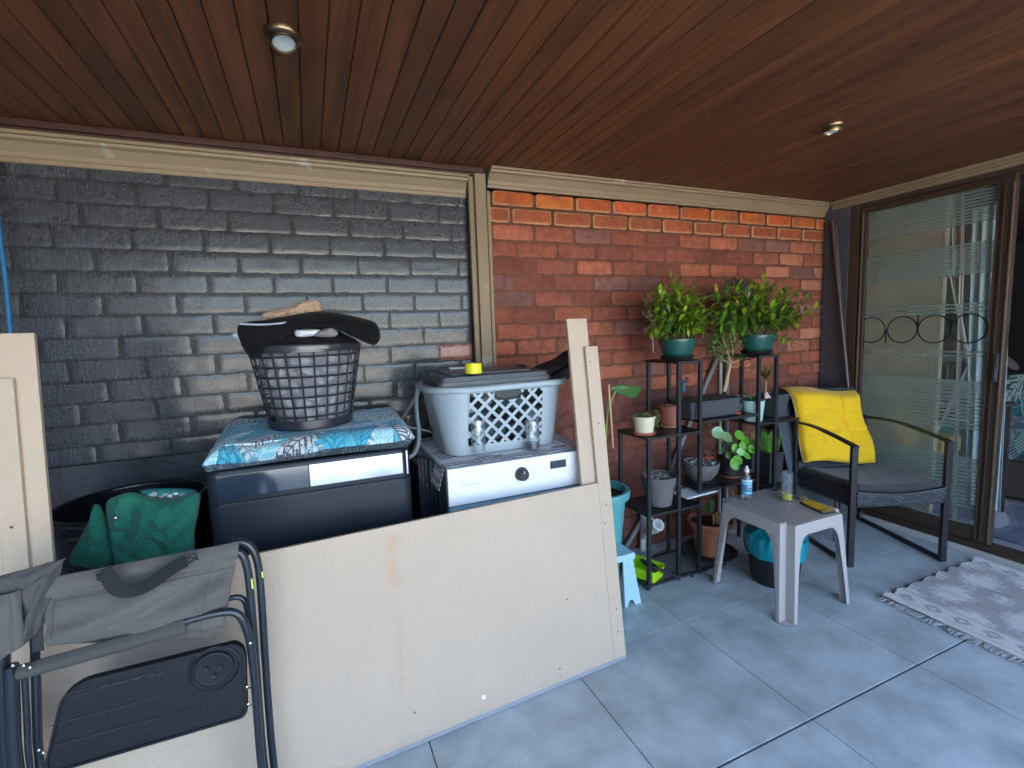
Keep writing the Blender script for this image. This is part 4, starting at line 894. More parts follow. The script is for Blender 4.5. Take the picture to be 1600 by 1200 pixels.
B = MB(); c = cp(335, 1043, -.034); Rf = Matrix(((1, 0, 0), (0, 0, -1), (0, 1, 0)))
B.lathe([(.042, 0), (.0415, .008), (.039, .0095), (.036, .0095), (.034, .0080), (0, .0085)], c, 40, R=Rf)
for q in ((-.014, .008), (.014, .004), (0, -.014)): B.lathe([(.0065, .010), (.005, .0088), (0, .0086)], c + Vector((q[0], -.0003, q[1])), 12, R=Rf)
B.build('cup_holder', tabm, tab)
B = MB(); B.lathe([(.056, 0), (.055, .0025), (.051, .0035), (.048, .0005)], cp(336, 1044, -.033), 40, R=Rf); B.build('holder_ring', tabm, tab)
B = MB()
for k in range(9): a = cp(102 + k * 18, 1086 - k * 4, -.036); B.tube([a, a + Vector((.014, 0, .003))], .0012, 5)
B.tube([cp(110, 1090, -.036), cp(235, 1052, -.036), cp(243, 1046, -.036), cp(250, 1048, -.036)], .0010, 6); B.tube([cp(75, 1135, -.036), cp(250, 1088, -.036)], .0008, 6); B.tube([cp(85, 1165, -.036), cp(300, 1108, -.036)], .0008, 6)
B.build('moulded_ribs', mat('rib', (.05, .056, .07), .5), tab)
for (x, y) in ((386, 1073), (388, 1100), (391, 1005), (37, 1040), (47, 1043), (61, 1172), (68, 1176), (20, 1040)): B = MB(); B.lathe([(0, .003), (.003, .002), (.004, 0)], cp(x, y, -.042), 10, R=Rf); B.build('rivet', mat('stud', None), cc)
B = MB()
B.tube([cp(380, 1078, -.03), cp(392, 1074, -.02)], .0025, 6); B.tube([cp(380, 1104, -.03), cp(398, 1100, -.02)], .0025, 6); B.build('hinge_pins', mat('stud', None), cc)
B = MB(); a = cp(394, 912, -.0005); B.box(a, (.004, .003, .026), bev=.0005, col=(.6, .75, .1)); a = cp(410, 898, .024); B.box(a, (.004, .003, .016), bev=.0005, col=(.6, .75, .1)); B.build('yellow_label', FAB('lab', .5), cc)
# blue pole at the far left
B = MB(); B.tube([AY(-16, 250, 2.24), AY(8, 430, 2.2), AY(24, 600, 2.16), AY(60, 900, 2.06)], .0075, 8); tag(B.build('blue_pole', mat('bluep', (.02, .16, .36), .4)), 'blue pole leaning at the far left end of the charcoal wall', 'pole')

# ================================================================== PLANT STAND
BLK = mat('black_steel', (.018, .019, .022), .42, var=.1, coat=.15, bump=.03, bs=200)
ps = thing('plant_stand', 'black steel tiered plant stand with staggered shelves against the brick wall', 'plant stand', (2.03, 1.975, 0))
YF, YB = 1.85, 2.10; q = .009
def post(x, y, z): B = MB(); B.bb(x - q, x + q, y - q, y + q, .012, z, .0015); B.build('post', BLK, ps)
for x, z in ((1.503, .780), (1.692, 1.145), (1.832, 1.145), (2.250, 1.145), (2.386, 1.145), (2.558, .770)):
    post(x, YF + q, z); post(x, YB - q, z)
def shelf(x0, x1, z, n=5):
    B = MB(); r = .016
    B.bb(x0, x1, YF - .0015, YF + .016, z - .012, z, .0015); B.bb(x0, x1, YB - .016, YB + .0015, z - .012, z, .0015); B.bb(x0 - .0, x0 + r, YF + .0162, YB - .0162, z - .012, z, .0015); B.bb(x1 - r, x1, YF + .0162, YB - .0162, z - .012, z, .0015)
    sh = B.build('shelf', BLK, ps)
    B = MB(); w_ = (YB - YF - .034) / n
    for i in range(n): B.bb(x0 + r + .0003, x1 - r - .0003, YF + .017 + w_ * i + .002, YF + .017 + w_ * (i + 1) - .002, z - .008, z - .002, .001)
    B.build('slats', mat('grey_slats', (.13, .135, .14), .7, var=.2, vs=12, stretch=(1, 6, 1)) if z < .1 else BLK, sh)
for a in ((1.490, 1.840, .792, 0), (1.490, 1.840, .398, 0), (1.680, 1.845, 1.157, 0), (1.8425, 2.2415, .838, 0), (1.8425, 2.2415, .470, 0), (2.238, 2.570, .782, 0), (2.238, 2.40, 1.157, 0), (1.478, 2.02, .032, 5), (2.2385, 2.570, .40, 0)): 
    shelf(*a[:3])
B = MB()
for x in (1.50, 1.79, 2.0, 2.56): B.cyl((x, YF + .012, 0), (x, YF + .012, .019), .009)
B.build('foot', BLK, ps)
# ---------------------------------------------------------------- pots
TERR = mat('terracotta', (.36, .125, .07), .8, var=.15, vs=20, bump=.1, bs=90); SOIL = mat('soil', (.045, .028, .018), .95, var=.5, vs=90, bump=1, bs=120)
CONC = mat('concrete_pot', (.13, .125, .125), .85, var=.18, vs=18, bump=.25, bs=90)
def soil(B, c, r, z, seed=0):
    def f(u, v):
        a = 2 * PI * u; rr_ = r * v; return (c.x + rr_ * math.cos(a), c.y + rr_ * math.sin(a), c.z + z + .006 * noise.noise(Vector((rr_ * 60 * math.cos(a), rr_ * 60 * math.sin(a), seed))))
    B.grid(20, 5, f, cu=True)
def leaf(B, base, d, up, L, Wd, col, droop=.15, fold=.25, wide=.45):
    d = Vector(d).normalized(); up = Vector(up); s = d.cross(up)
    if s.length < 1e-3: s = d.cross(Vector((1, 0, 0)))
    s.normalize(); n = s.cross(d)
    st = ((0, 0), (.22, .62), (wide, 1), (.75, .68), (1, 0)); vs = []
    for t, wd in st:
        c = Vector(base) + d * (L * t) - n * (droop * L * t * t); vs.append(c - n * 0)
        if wd: vs.append(c + s * (Wd / 2 * wd) + n * (fold * Wd / 2 * wd)); vs.append(c - s * (Wd / 2 * wd) + n * (fold * Wd / 2 * wd))
    # 0 ; 1 2 3 ; 4 5 6 ; 7 8 9 ; 10
    fs = [(0, 2, 1), (0, 1, 3), (1, 2, 5, 4), (1, 4, 6, 3), (4, 5, 8, 7), (4, 7, 9, 6), (7, 8, 10), (7, 10, 9)]
    B.add(vs, fs, col)
LEAF = mat('leaf', rough=.30, attr=True, var=.22, vs=30, spec=.6, coat=.25)
LEAFM = mat('leaf_matt', rough=.55, attr=True, var=.2, vs=30)
STEM = mat('stem', (.16, .12, .05), .7); 
def pcol(base, k=.3, warm=0):
    t = ru(1 - k, 1 + k); g = (base[0] * t * (1 + warm * rnd()), base[1] * t, base[2] * t); return g
def pot(c, prof, m, parent, name='pot', n=40): B = MB(); B.lathe(prof, c, n); return B.build(name, m, parent)
def saucer(c, r, m, parent, h=.014, name='saucer'): B = MB(); B.lathe([(0, 0), (r * .85, 0), (r, h), (r - .004, h), (r * .83, .004), (0, .004)], c, 40); return B.build(name, m, parent)
GP = mat('green_pot', (.012, .085, .070), .3, coat=.3, var=.08)
def shrub(c, targets, label, seed):
    random.seed(seed); t = thing('shrub_in_pot', label, 'potted plant', c, 'glossy shrubs in green pots')
    saucer(c, .088, mat('blk_plastic', None), t, .022)
    c = c + Vector((0, 0, .0045))
    pot(c, [(0, 0), (.060, 0), (.064, .003), (.073, .028), (.076, .030), (.0765, .034), (.094, .088), (.093, .105), (.089, .105), (.088, .09), (.070, .03), (0, .03)], GP, t)
    B = MB(); soil(B, c, .088, .092, seed); B.build('soil', SOIL, t)
    B = MB(); F = MB(); top = c + Vector((0, 0, .10))
    for (tx, ty, tz, nl, sz, tone) in targets:
        end = Vector((tx, ty, tz)); b0 = top + Vector((ru(-.05, .05), ru(-.04, .04), -.005)); mid = b0.lerp(end, .5) + Vector((ru(-.01, .01), ru(-.02, .02), .035 + ru(0, .02)))
        P = [b0 * (1 - s) ** 2 + mid * 2 * s * (1 - s) + end * s * s for s in [k / 8 for k in range(9)]]
        B.tube(P, lambda s: .0026 * (1 - .6 * s), 5)
        for k in range(nl):
            s = .2 + .8 * (k + .5) / nl; p = b0 * (1 - s) ** 2 + mid * 2 * s * (1 - s) + end * s * s; tg = ((mid - b0) * (1 - s) + (end - mid) * s).normalized()
            for sd_ in ((1, -1) if k < nl - 1 else (0,)):
                a = k * 2.4 + ru(-.5, .5); sv = tg.orthogonal().normalized(); sv = Matrix.Rotation(a + (PI if sd_ < 0 else 0), 3, tg) @ sv
                d = (tg * ru(.5, 1.0) + sv * (1.0 if sd_ else 0) + Vector((0, 0, .12))).normalized()
                kk = s; col = pcol((.05 + .24 * tone * kk * kk, .145 + .32 * tone * kk * kk, .018), .4, .25)  # brighter towards the tips: leaf highlights put into the colour
                if rnd() < .02: col = (.50, .36, .03)
                leaf(F, p, d, (0, -.2, 1), sz * ru(.8, 1.45), sz * ru(.32, .52), col, ru(.1, .4), ru(.1, .35))
    B.build('branches', STEM, t); F.build('foliage', LEAF, t)
    return t
cL = AY(1058, 553, 1.965); cL.z = 1.158; cR = AY(1182, 551, 1.965); cR.z = 1.158
def tgt(lst, y): return [(*AY(px, py, y + dy).to_tuple(), n, s, tn) for px, py, dy, n, s, tn in lst]
random.seed(11)
TL = [(1048, 432, .02, 12, .045, .7), (1062, 438, -.04, 11, .042, .6), (1018, 450, .0, 12, .04, .25), (1032, 440, .04, 12, .042, .3), (1005, 470, -.03, 10, .036, .2), (1082, 452, .0, 12, .044, .8), (1098, 470, -.05, 12, .05, 1), (1112, 480, -.02, 13, .05, 1), (1104, 498, -.07, 12, .048, 1), (1092, 512, -.09, 11, .045, 1), (1078, 470, -.08, 12, .05, 1), (1060, 462, -.10, 12, .05, .7), (1040, 466, -.09, 11, .045, .3), (1020, 476, -.05, 11, .04, .2), (1070, 488, -.12, 10, .048, 1), (1088, 494, -.12, 10, .048, 1), (1050, 480, .06, 10, .045, .4), (1028, 458, .06, 11, .042, .3), (1090, 470, .06, 11, .045, .6), (1066, 450, .07, 11, .042, .5)]
for i in range(48): TL.append((ru(1012, 1104), ru(446, 515), ru(-.12, .09), 13, .044, ru(.05, .9)))
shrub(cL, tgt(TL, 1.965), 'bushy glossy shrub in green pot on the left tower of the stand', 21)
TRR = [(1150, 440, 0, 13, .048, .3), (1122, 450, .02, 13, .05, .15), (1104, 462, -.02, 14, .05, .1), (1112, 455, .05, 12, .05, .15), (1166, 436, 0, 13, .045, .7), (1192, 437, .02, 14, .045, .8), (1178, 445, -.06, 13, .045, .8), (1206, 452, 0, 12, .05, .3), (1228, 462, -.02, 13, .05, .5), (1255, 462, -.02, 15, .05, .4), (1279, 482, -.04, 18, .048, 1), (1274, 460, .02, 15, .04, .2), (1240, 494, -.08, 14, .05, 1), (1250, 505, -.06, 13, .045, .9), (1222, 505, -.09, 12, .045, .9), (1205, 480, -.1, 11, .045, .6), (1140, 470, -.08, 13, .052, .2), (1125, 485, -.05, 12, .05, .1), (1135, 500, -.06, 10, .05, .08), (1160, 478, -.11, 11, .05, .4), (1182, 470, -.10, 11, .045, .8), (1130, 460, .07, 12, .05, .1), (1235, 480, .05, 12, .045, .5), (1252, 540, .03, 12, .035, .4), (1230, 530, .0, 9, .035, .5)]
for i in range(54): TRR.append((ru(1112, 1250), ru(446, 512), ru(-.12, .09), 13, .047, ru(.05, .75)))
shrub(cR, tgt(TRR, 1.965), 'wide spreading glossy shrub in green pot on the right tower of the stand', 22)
# dry twig on the left
B = MB(); F = MB(); b0 = AZ(1021, 553, 1.165); b0 = AY(1021, 551, 1.93)
B.tube([b0, AY(1019, 520, 1.93), AY(1023, 500, 1.93), AY(1028, 480, 1.93)], .003, 6, smooth=1)
for e in ((1004, 491), (1012, 485), (1035, 492), (1006, 520), (1034, 512), (1030, 478)):
    m_ = AY(1021, 505, 1.93); p = AY(*e, 1.92); B.tube([m_, m_.lerp(p, .5) + Vector((0, 0, .004)), p], .0013, 5)
    for k in range(4): leaf(F, m_.lerp(p, .5 + .16 * k), (ru(-1, 1), ru(-.4, .2), ru(-.2, .9)), (0, -.5, 1), ru(.014, .026), .008, rs.choice([(.30, .25, .12), (.10, .16, .05), (.35, .30, .18)]))
tw = thing('dry_twig', 'dry greyish sprig rising at the left of the left green pot', 'twig', b0); B.build('stem', mat('drystem', (.30, .25, .18), .8), tw); F.build('leaves', LEAFM, tw)

def pebbles(c, r, z, n, parent, cols, s=.012):
    B = MB()
    for i in range(n):
        a = ru(0, 2 * PI); q_ = r * math.sqrt(rnd()); p = c + Vector((q_ * math.cos(a), q_ * math.sin(a), z + ru(-.002, .004))); bm = bmesh.new(); bmesh.ops.create_icosphere(bm, subdivisions=1, radius=1)
        M = Matrix.Translation(p) @ Euler((ru(0, 3), ru(0, 3), ru(0, 3))).to_matrix().to_4x4() @ Matrix.Diagonal((s * ru(.5, .9), s * ru(.4, .7), s * ru(.3, .5), 1)); B.bmadd(bm, M, random.choice(cols))
    o = B.build('pebbles', mat('pebble', rough=.7, attr=True, var=.15, vs=60), parent); o['kind'] = 'stuff'; return o
GR = [(.42, .40, .38), (.06, .06, .06), (.60, .58, .55), (.14, .13, .12), (.28, .24, .20)]
S1, S2, S3, S4, S5 = .792, .398, .838, .470, .782
# cream pot
c = AZ(1006, 678, S1 + .001); t = thing('cream_potted_succulent', 'cream plastic pot of trailing succulents on an orange saucer', 'potted plant', c)
saucer(c, .062, mat('orange_saucer', (.48, .13, .07), .6), t); c2 = c + Vector((0, 0, .0045)); pot(c2, [(0, 0), (.044, 0), (.047, .003), (.055, .078), (.059, .079), (.059, .090), (.055, .090), (.053, .075), (0, .075)], mat('cream_pot', (.66, .60, .43), .45), t)
F = MB(); soil(F, c2, .053, .080); F.build('soil', SOIL, t); F = MB()
for i in range(150):
    a = ru(0, 2 * PI); r_ = .05 * math.sqrt(rnd()); p = c2 + Vector((r_ * math.cos(a), r_ * math.sin(a), .08)); 
    if i > 100: p = c2 + Vector((ru(.045, .075), ru(-.05, .0), ru(.02, .10)))
    for k in range(3): leaf(F, p + Vector((0, 0, k * .004)), (ru(-1, 1), ru(-1, 1), ru(.1, 1.2)), (0, 0, 1), ru(.010, .019), .009, pcol((.10, .20, .06), .5, 1), .1, .1)
F.build('foliage', LEAFM, t)
# brown pot
c = AZ(1049, 676, S1 + .001); c.y = 2.02; c.x = AY(1046, 660, 2.02).x; t = thing('brown_potted_succulent', 'reddish brown pot with sparse succulents on a tan saucer', 'potted plant', c)
saucer(c, .064, mat('tan_saucer', (.50, .33, .18), .6), t); c2 = c + Vector((0, 0, .0045)); pot(c2, [(0, 0), (.046, 0), (.05, .003), (.058, .096), (.061, .098), (.061, .110), (.057, .110), (.055, .095), (0, .095)], mat('brown_pot', (.27, .085, .06), .6), t)
F = MB(); soil(F, c2, .055, .098); F.build('soil', SOIL, t); F = MB()
for i in range(30):
    a = ru(0, 2 * PI); r_ = .045 * math.sqrt(rnd()); p = c2 + Vector((r_ * math.cos(a), r_ * math.sin(a), .10))
    for k in range(4): leaf(F, p, (ru(-1, 1), ru(-1, 1), ru(.3, 1.2)), (0, 0, 1), ru(.012, .026), .006, pcol((.28, .20, .10), .5, .5), .1, .1)
F.build('foliage', LEAFM, t)
# bonsai in rectangular planter
c = Vector((1.985, 1.975, S3 + .001)); t = thing('bonsai_planter', 'slate rectangular planter with a small pale-trunked tree on the upper middle shelf', 'potted plant', c)
PX0, PX1 = 1.80, 2.16; B = MB(); ring(B, PX0, PX1, 1.880, 2.07, .02, [S3 + .002, S3 + .006, S3 + .09, S3 + .098, S3 + .098, S3 + .085], [.022, .014, .004, 0, .006, .008], cap=False); ring(B, PX0, PX1, 1.88, 2.07, .02, [S3 + .0021, S3 + .0022], [.022, .03]); B.build('planter', mat('slate_planter', (.055, .062, .075), .6, var=.1), t)
B = MB(); B.grid(60, 30, lambda u, v: (PX0 + .008 + (PX1 - PX0 - .016) * u, 1.888 + .174 * v, S3 + .096 + .008 * noise.noise(Vector((u * 14, v * 7, 0)))), lambda u, v: (lambda n_: (.20, .13, .09) if n_ > .12 else (.06, .04, .03))(noise.noise(Vector((u * 40, v * 20, 0))))); B.build('bark_mulch', mat('mulch', rough=.95, attr=True, bump=1, bs=200, var=.4), t)
B = MB(); F = MB(); Yt = 1.97
def pp(px, py, dy=0): return AY(px, py, Yt + dy)
B.tube([pp(1131, 612), pp(1135, 600), pp(1137, 585), pp(1141, 570), pp(1142, 562)], lambda s: .0115 - .005 * s, 8, smooth=2)
tips = []
for pts in (((1141, 566), (1138, 552), (1128, 540), (1118, 530)), ((1142, 564), (1146, 548), (1154, 537), (1164, 533)), ((1141, 567), (1150, 565), (1160, 562), (1170, 560)), ((1140, 568), (1130, 563), (1124, 558), (1115, 556)), ((1137, 550), (1130, 530), (1124, 515)), ((1145, 552), (1142, 530), (1140, 512)), ((1128, 540), (1118, 545), (1110, 548)), ((1143, 548), (1150, 525), (1155, 510))):
    P = [pp(a, b, ru(-.02, .02) * i) for i, (a, b) in enumerate(pts)]; B.tube(P, lambda s: .0042 - .0026 * s, 6, smooth=1); tips.append(P)
for P in tips:
    for k in range(44):
        i = random.randrange(1, len(P)); p = P[i - 1].lerp(P[i], ru(.3, 1)) + Vector((ru(-.022, .022), ru(-.03, .03), ru(-.012, .026)))
        low = p.z < 1.10
        leaf(F, p, (ru(-1, 1), ru(-1, .4), ru(-.4, .8)), (0, -.3, 1), ru(.018, .034), ru(.012, .018), pcol((.10, .20, .045) if not low else (.22, .22, .07), .4, .4), .2, .15)
for (px, py) in ((1115, 500), (1120, 515), (1112, 530), (1130, 505), (1140, 520), (1117, 545), (1126, 528), (1148, 515)):
    for k in range(18): leaf(F, pp(px, py, ru(-.04, .03)) + Vector((ru(-.03, .03), 0, ru(-.03, .03))), (ru(-1, 1), ru(-1, .4), ru(-.5, .9)), (0, -.3, 1), ru(.022, .036), ru(.014, .02), pcol((.07, .17, .03), .4, .4), .2, .15)
B.build('trunk', mat('bonsai_bark', (.50, .33, .20), .8, bump=.2, bs=60), t); F.build('crown', LEAFM, t)
# blue dragonfly ornament
c = pp(1068, 612, -.02); t = thing('bird_ornament', 'small dark blue bird ornament on a stake in the slate planter', 'ornament', c); B = MB(); B.tube([c + Vector((0, 0, -.01)), c + Vector((0, 0, .05))], .002, 5); B.build('stake', BLK, t)
B = MB(); B.puff([c + Vector((a, 0, b)) for a, b in ((-.012, .0), (.012, .0), (.010, .03), (.004, .055), (-.004, .055), (-.01, .03))], .02, wr=.001); B.build('bird_body', mat('teal_orn', (.02, .12, .16), .35), t); B = MB()
for a, b in ((-.035, .075), (.035, .07), (-.03, .055), (.03, .052)): B.puff([c + Vector((0, 0, .055)), c + Vector((a * .5, 0, b + .006)), c + Vector((a, 0, b)), c + Vector((a * .6, 0, b - .008))], .004, wr=0, rings=3, n=16)
B.build('wings', mat('navy_orn', (.015, .03, .07), .3), t)
# clear tub and orange dish at the right of the planter
c = AY(1149, 640, 1.92); c.z = S3 + .001; B = MB(); B.lathe([(0, 0), (.028, 0), (.038, .012), (.036, .012), (.027, .003), (0, .003)], c, 28); tag(B.build('orange_dish', mat('orange_dish', (.55, .13, .06), .5)), 'small orange dish at the right end of the slate planter', 'dish')
B = MB(); B.lathe([(.026, .014), (.036, .055), (.040, .056), (.040, .058), (.035, .058), (.025, .016)], c, 28); tag(B.build('clear_bowl', glass_mat('clear_plastic', (.85, .85, .85), 1.5, .1, dens=.12, dcol=(.6, .55, .5))), 'small clear plastic bowl stacked over the orange dish', 'bowl')
# mint pots
for i, (px, zt_, dy) in enumerate(((1164, S5, .0), (1176, S5, .07))):
    pass
c = AZ(1172, 656, S5 + .001); c = Vector((AY(1170, 650, 1.93).x + .03, 1.93, S5 + .001)); t = thing('mint_potted_plant', 'pale mint pot with a small strappy plant on the right shelf', 'potted plant', c, 'mint pots')
pot(c, [(0, 0), (.046, 0), (.05, .004), (.062, .115), (.062, .118), (.058, .118), (.055, .10), (0, .10)], mat('mint_pot', (.42, .62, .58), .35, coat=.2, var=.04), t)
F = MB(); soil(F, c, .057, .105); F.build('soil', SOIL, t); F = MB()
for i in range(34): a = ru(0, 2 * PI); leaf(F, c + Vector((.015 * math.cos(a) - .015, .015 * math.sin(a), .10)), (math.cos(a) * .7, math.sin(a) * .7, ru(.6, 1.8)), (0, 0, 1), ru(.05, .10), .011, pcol((.05, .14, .035), .4, .6), .5, .2)
F.build('foliage', LEAF, t)
c = Vector((c.x + .075, 2.04, S5 + .001)); t = thing('mint_pot', 'second pale mint pot half hidden beside the slate square planter', 'pot', c, 'mint pots')
pot(c, [(0, 0), (.046, 0), (.05, .004), (.062, .115), (.062, .118), (.058, .118), (.055, .10), (0, .10)], mat('mint_pot', None), t); F = MB(); soil(F, c, .057, .105); F.build('soil', SOIL, t)
# square slate planter with dragon plant
c = Vector((AY(1205, 650, 1.96).x + .02, 1.965, S5 + .001)); t = thing('slate_potted_palm', 'dark slate square pot with a thin spiky palm on the right shelf', 'potted plant', c)
B = MB(); ring(B, c.x - .065, c.x + .065, c.y - .065, c.y + .065, .01, [c.z, c.z + .13, c.z + .135, c.z + .135, c.z + .12], [.02, .003, 0, .006, .008], cap=True); B.build('pot', mat('slate_planter', None), t)
B = MB(); p0 = AY(1196, 612, 1.96); B.tube([p0 + Vector((-.005, 0, -.03)), p0, AY(1197, 595, 1.96)], .0055, 7); B.build('stem', mat('pale_stem', (.42, .34, .22), .8), t); F = MB(); p0 = AY(1197, 594, 1.96)
for i in range(38): a = ru(0, 2 * PI); leaf(F, p0, (math.cos(a) * ru(.2, .8), math.sin(a) * ru(.2, .8), ru(.5, 1.6)), (0, 0, 1), ru(.07, .12), .007, pcol((.12, .15, .035), .4, .5), .25, .2, .3)
for i in range(14): a = ru(-.9, .9); leaf(F, AY(1222, 605, 2.05), (math.cos(a), ru(-.3, .1), math.sin(a) + .3), (0, 0, 1), ru(.10, .20), .003, (.12, .10, .05), .6, .1, .3)
F.build('foliage', LEAFM, t)
B = MB(); p = AY(1198, 617, 1.88); B.prism([(-.024, -.02), (.026, -.02), (.006, .016), (-.004, .016)], p, (1, 0, 0), (0, .3, 1), .003, .0005); tag(B.build('pink_tag', mat('pinktag', (.62, .42, .38), .7)), 'pale pink plant tag standing in the slate square pot', 'tag')
# concrete pot + bowl
c = Vector((AY(1031, 795, 1.94).x, 1.945, S2 + .001)); t = thing('concrete_pot', 'grey concrete pot full of pebbles on a terracotta saucer', 'pot', c)
saucer(c, .056, TERR, t, .02); c2 = c + Vector((0, 0, .005)); pot(c2, [(0, 0), (.059, 0), (.064, .004), (.080, .110), (.0805, .112), (.088, .115), (.091, .158), (.085, .158), (.082, .13), (0, .13)], CONC, t)
pebbles(c2, .079, .140, 150, t, GR)
c = Vector((AY(1095, 748, 1.985).x, 1.985, S4 + .001)); t = thing('concrete_bowl', 'shallow grey concrete bowl of pebbles on a dark saucer', 'bowl', c)
saucer(c, .082, mat('dark_saucer', (.06, .055, .055), .6), t, .012); c2 = c + Vector((0, 0, .005)); pot(c2, [(0, .0), (.052, 0), (.058, .004), (.088, .045), (.098, .085), (.099, .100), (.093, .102), (.088, .08), (0, .08)], CONC, t)
pebbles(c2, .088, .090, 170, t, GR)
# tiny red pot
c = Vector((AY(1107, 712, 2.03).x, 2.04, S4 + .001)); t = thing('tiny_red_pot', 'tiny red pot with a dried succulent behind the concrete bowl', 'potted plant', c)
pot(c, [(0, 0), (.03, 0), (.034, .08), (.038, .08), (.038, .115), (.034, .115), (.03, .1), (0, .1)], mat('red_pot', (.50, .09, .05), .5), t)
F = MB()
for i in range(40): a = ru(0, 2 * PI); leaf(F, c + Vector((.015 * math.cos(a), .015 * math.sin(a), .11)), (math.cos(a) * .6, math.sin(a) * .6, ru(.5, 1.8)), (0, 0, 1), ru(.02, .05), .007, pcol((.20, .17, .10), .5, .5), .2, .2)
F.build('foliage', LEAFM, t)
# white tile/book under bowl
B = MB(); p = AZ(1092, 768, S4 + .0); B.box((1.835, 1.90, S4 - .020), (.22, .12, .008), Euler((0, 0, .06)).to_matrix(), .002); tag(B.build('white_tile', mat('white_tile', (.66, .72, .74), .35)), 'white rectangular tile tucked under the concrete bowl shelf', 'tile')
# pilea in black pot with terracotta saucer
def roundleaf(F, p, n, r, col):
    n = Vector(n).normalized(); x = n.orthogonal().normalized(); y = n.cross(x); vs = [p + n * -.0015] + [p + x * (r * math.cos(a)) + y * (r * math.sin(a) * ru(.88, 1)) + n * (.0035 * math.sin(2 * a)) for a in [2 * PI * k / 14 for k in range(14)]]
    F.add(vs, [(0, 1 + k, 1 + (k + 1) % 14) for k in range(14)], col)
c = Vector((AY(1141, 745, 1.96).x, 1.965, S4 + .001)); t = thing('round_leaf_plant', 'round-leaved plant in black pot with terracotta saucer', 'potted plant', c)
saucer(c, .068, TERR, t, .014); c2 = c + Vector((0, 0, .005)); pot(c2, [(0, 0), (.05, 0), (.055, .004), (.066, .095), (.07, .096), (.07, .108), (.066, .108), (.063, .09), (0, .09)], mat('blk_pot', (.02, .022, .025), .5), t)
B = MB(); F = MB(); soil(F, c2, .063, .095); F.build('soil', SOIL, t); F = MB()
for (px, py, r, tone, yy) in ((1122, 676, .030, 0, 1.93), (1136, 683, .028, 0, 1.91), (1156, 680, .026, 1, 1.92), (1150, 701, .024, 1, 1.90), (1161, 697, .024, 1, 1.89), (1158, 706, .021, 1, 1.87), (1175, 702, .023, 1, 1.89), (1148, 725, .030, 1, 1.86), (1153, 719, .024, 1, 1.88), (1138, 712, .020, 2, 1.93), (1131, 705, .018, 2, 1.96), (1168, 712, .02, 1, 1.88), (1165, 688, .02, 1, 1.95), (1145, 692, .018, 2, 1.97)):
    p = AY(px, py, yy); a = c2 + Vector((ru(-.02, .02), ru(-.02, .02), .095)); B.tube([a, a.lerp(p, .6) + Vector((0, 0, .015)), p], .0018, 5, smooth=1)
    roundleaf(F, p, (ru(-.4, .3), -1, ru(.2, .9)), r * 1.18, {0: (.17, .30, .13), 1: (.11, .34, .03), 2: (.05, .12, .03)}[tone])
B.build('stems', mat('gstem', (.12, .22, .05), .6), t); F.build('foliage', LEAF, t)
# grasses in two tall black pots
def grasspot(px, y, z0_, h, label, n, gh, w_=.055):
    c = Vector((AY(px, 740, y).x, y, z0_)); t = thing('grass_in_black_pot', label, 'potted plant', c, 'grasses in black pots')
    B = MB(); ring(B, c.x - w_, c.x + w_, y - w_, y + w_, .012, [c.z, c.z + h, c.z + h + .004, c.z + h + .004, c.z + h - .01], [.01, .002, 0, .005, .007]); B.build('pot', mat('slate_blk', (.035, .038, .045), .55), t); F = MB()
    for i in range(n): a = ru(0, 2 * PI); q_ = (w_ - .01) * ru(0, 1); leaf(F, c + Vector((q_ * math.cos(a), q_ * math.sin(a), h - .01)), (math.cos(a) * ru(.05, .5), math.sin(a) * ru(.05, .5), 1.3), (0, -1, .2), ru(.5, 1.1) * gh, .004, pcol((.10, .32, .04), .5, .5), .25, .2, .3)
    F.build('foliage', LEAFM, t)
grasspot(1174, 2.03, S4 + .001, .10, 'grass tuft in a black pot behind the round-leaved plant', 90, .09)
grasspot(1200, 1.955, .401, .175, 'tall black square pot with upright grass between the right posts', 130, .13, .062)
# terracotta pot on round tray
c = AZ(1112, 872, .034); c = Vector((AY(1108, 870, 1.975).x, 1.975, .033)); t = thing('terracotta_potted_bulb', 'terracotta pot with broad-leaved shoots on a dark round tray', 'potted plant', c)
saucer(c, .15, mat('dark_tray', (.05, .052, .056), .35), t, .022, 'tray'); c2 = c + Vector((0, 0, .005)); pot(c2, [(0, 0), (.070, 0), (.075, .004), (.104, .165), (.107, .168), (.120, .171), (.125, .186), (.121, .200), (.110, .200), (.104, .17), (0, .17)], TERR, t)
F = MB(); soil(F, c2, .104, .178); F.build('soil', SOIL, t); B = MB(); F = MB(); st_ = AY(1110, 840, 1.975)
for dx, h_, tip in ((-.01, .07, (1100, 800)), (.012, .075, (1108, 797)), (.03, .06, (1114, 800))): B.tube([c2 + Vector((dx, -.04, .175)), c2 + Vector((dx * 1.1, -.04, .175 + h_))], .0055, 7)
for px, py, L_, wd, dz in ((1106, 818, .075, .045, 1), (1111, 820, .09, .05, 1), (1100, 815, .05, .03, .6)): leaf(F, AY(px, py - 16, 1.93), (ru(-.15, .1), -.1, 1), (.2, -1, .2), L_, wd, pcol((.05, .12, .03), .2), .1, .15)
leaf(F, AY(1147, 775, 1.9), (-.4, -.2, .5), (0, -1, .3), .05, .03, (.18, .26, .06), .1, .1)
B.build('stalks', mat('tanstalk', (.42, .27, .12), .7), t); F.build('foliage', LEAF, t)
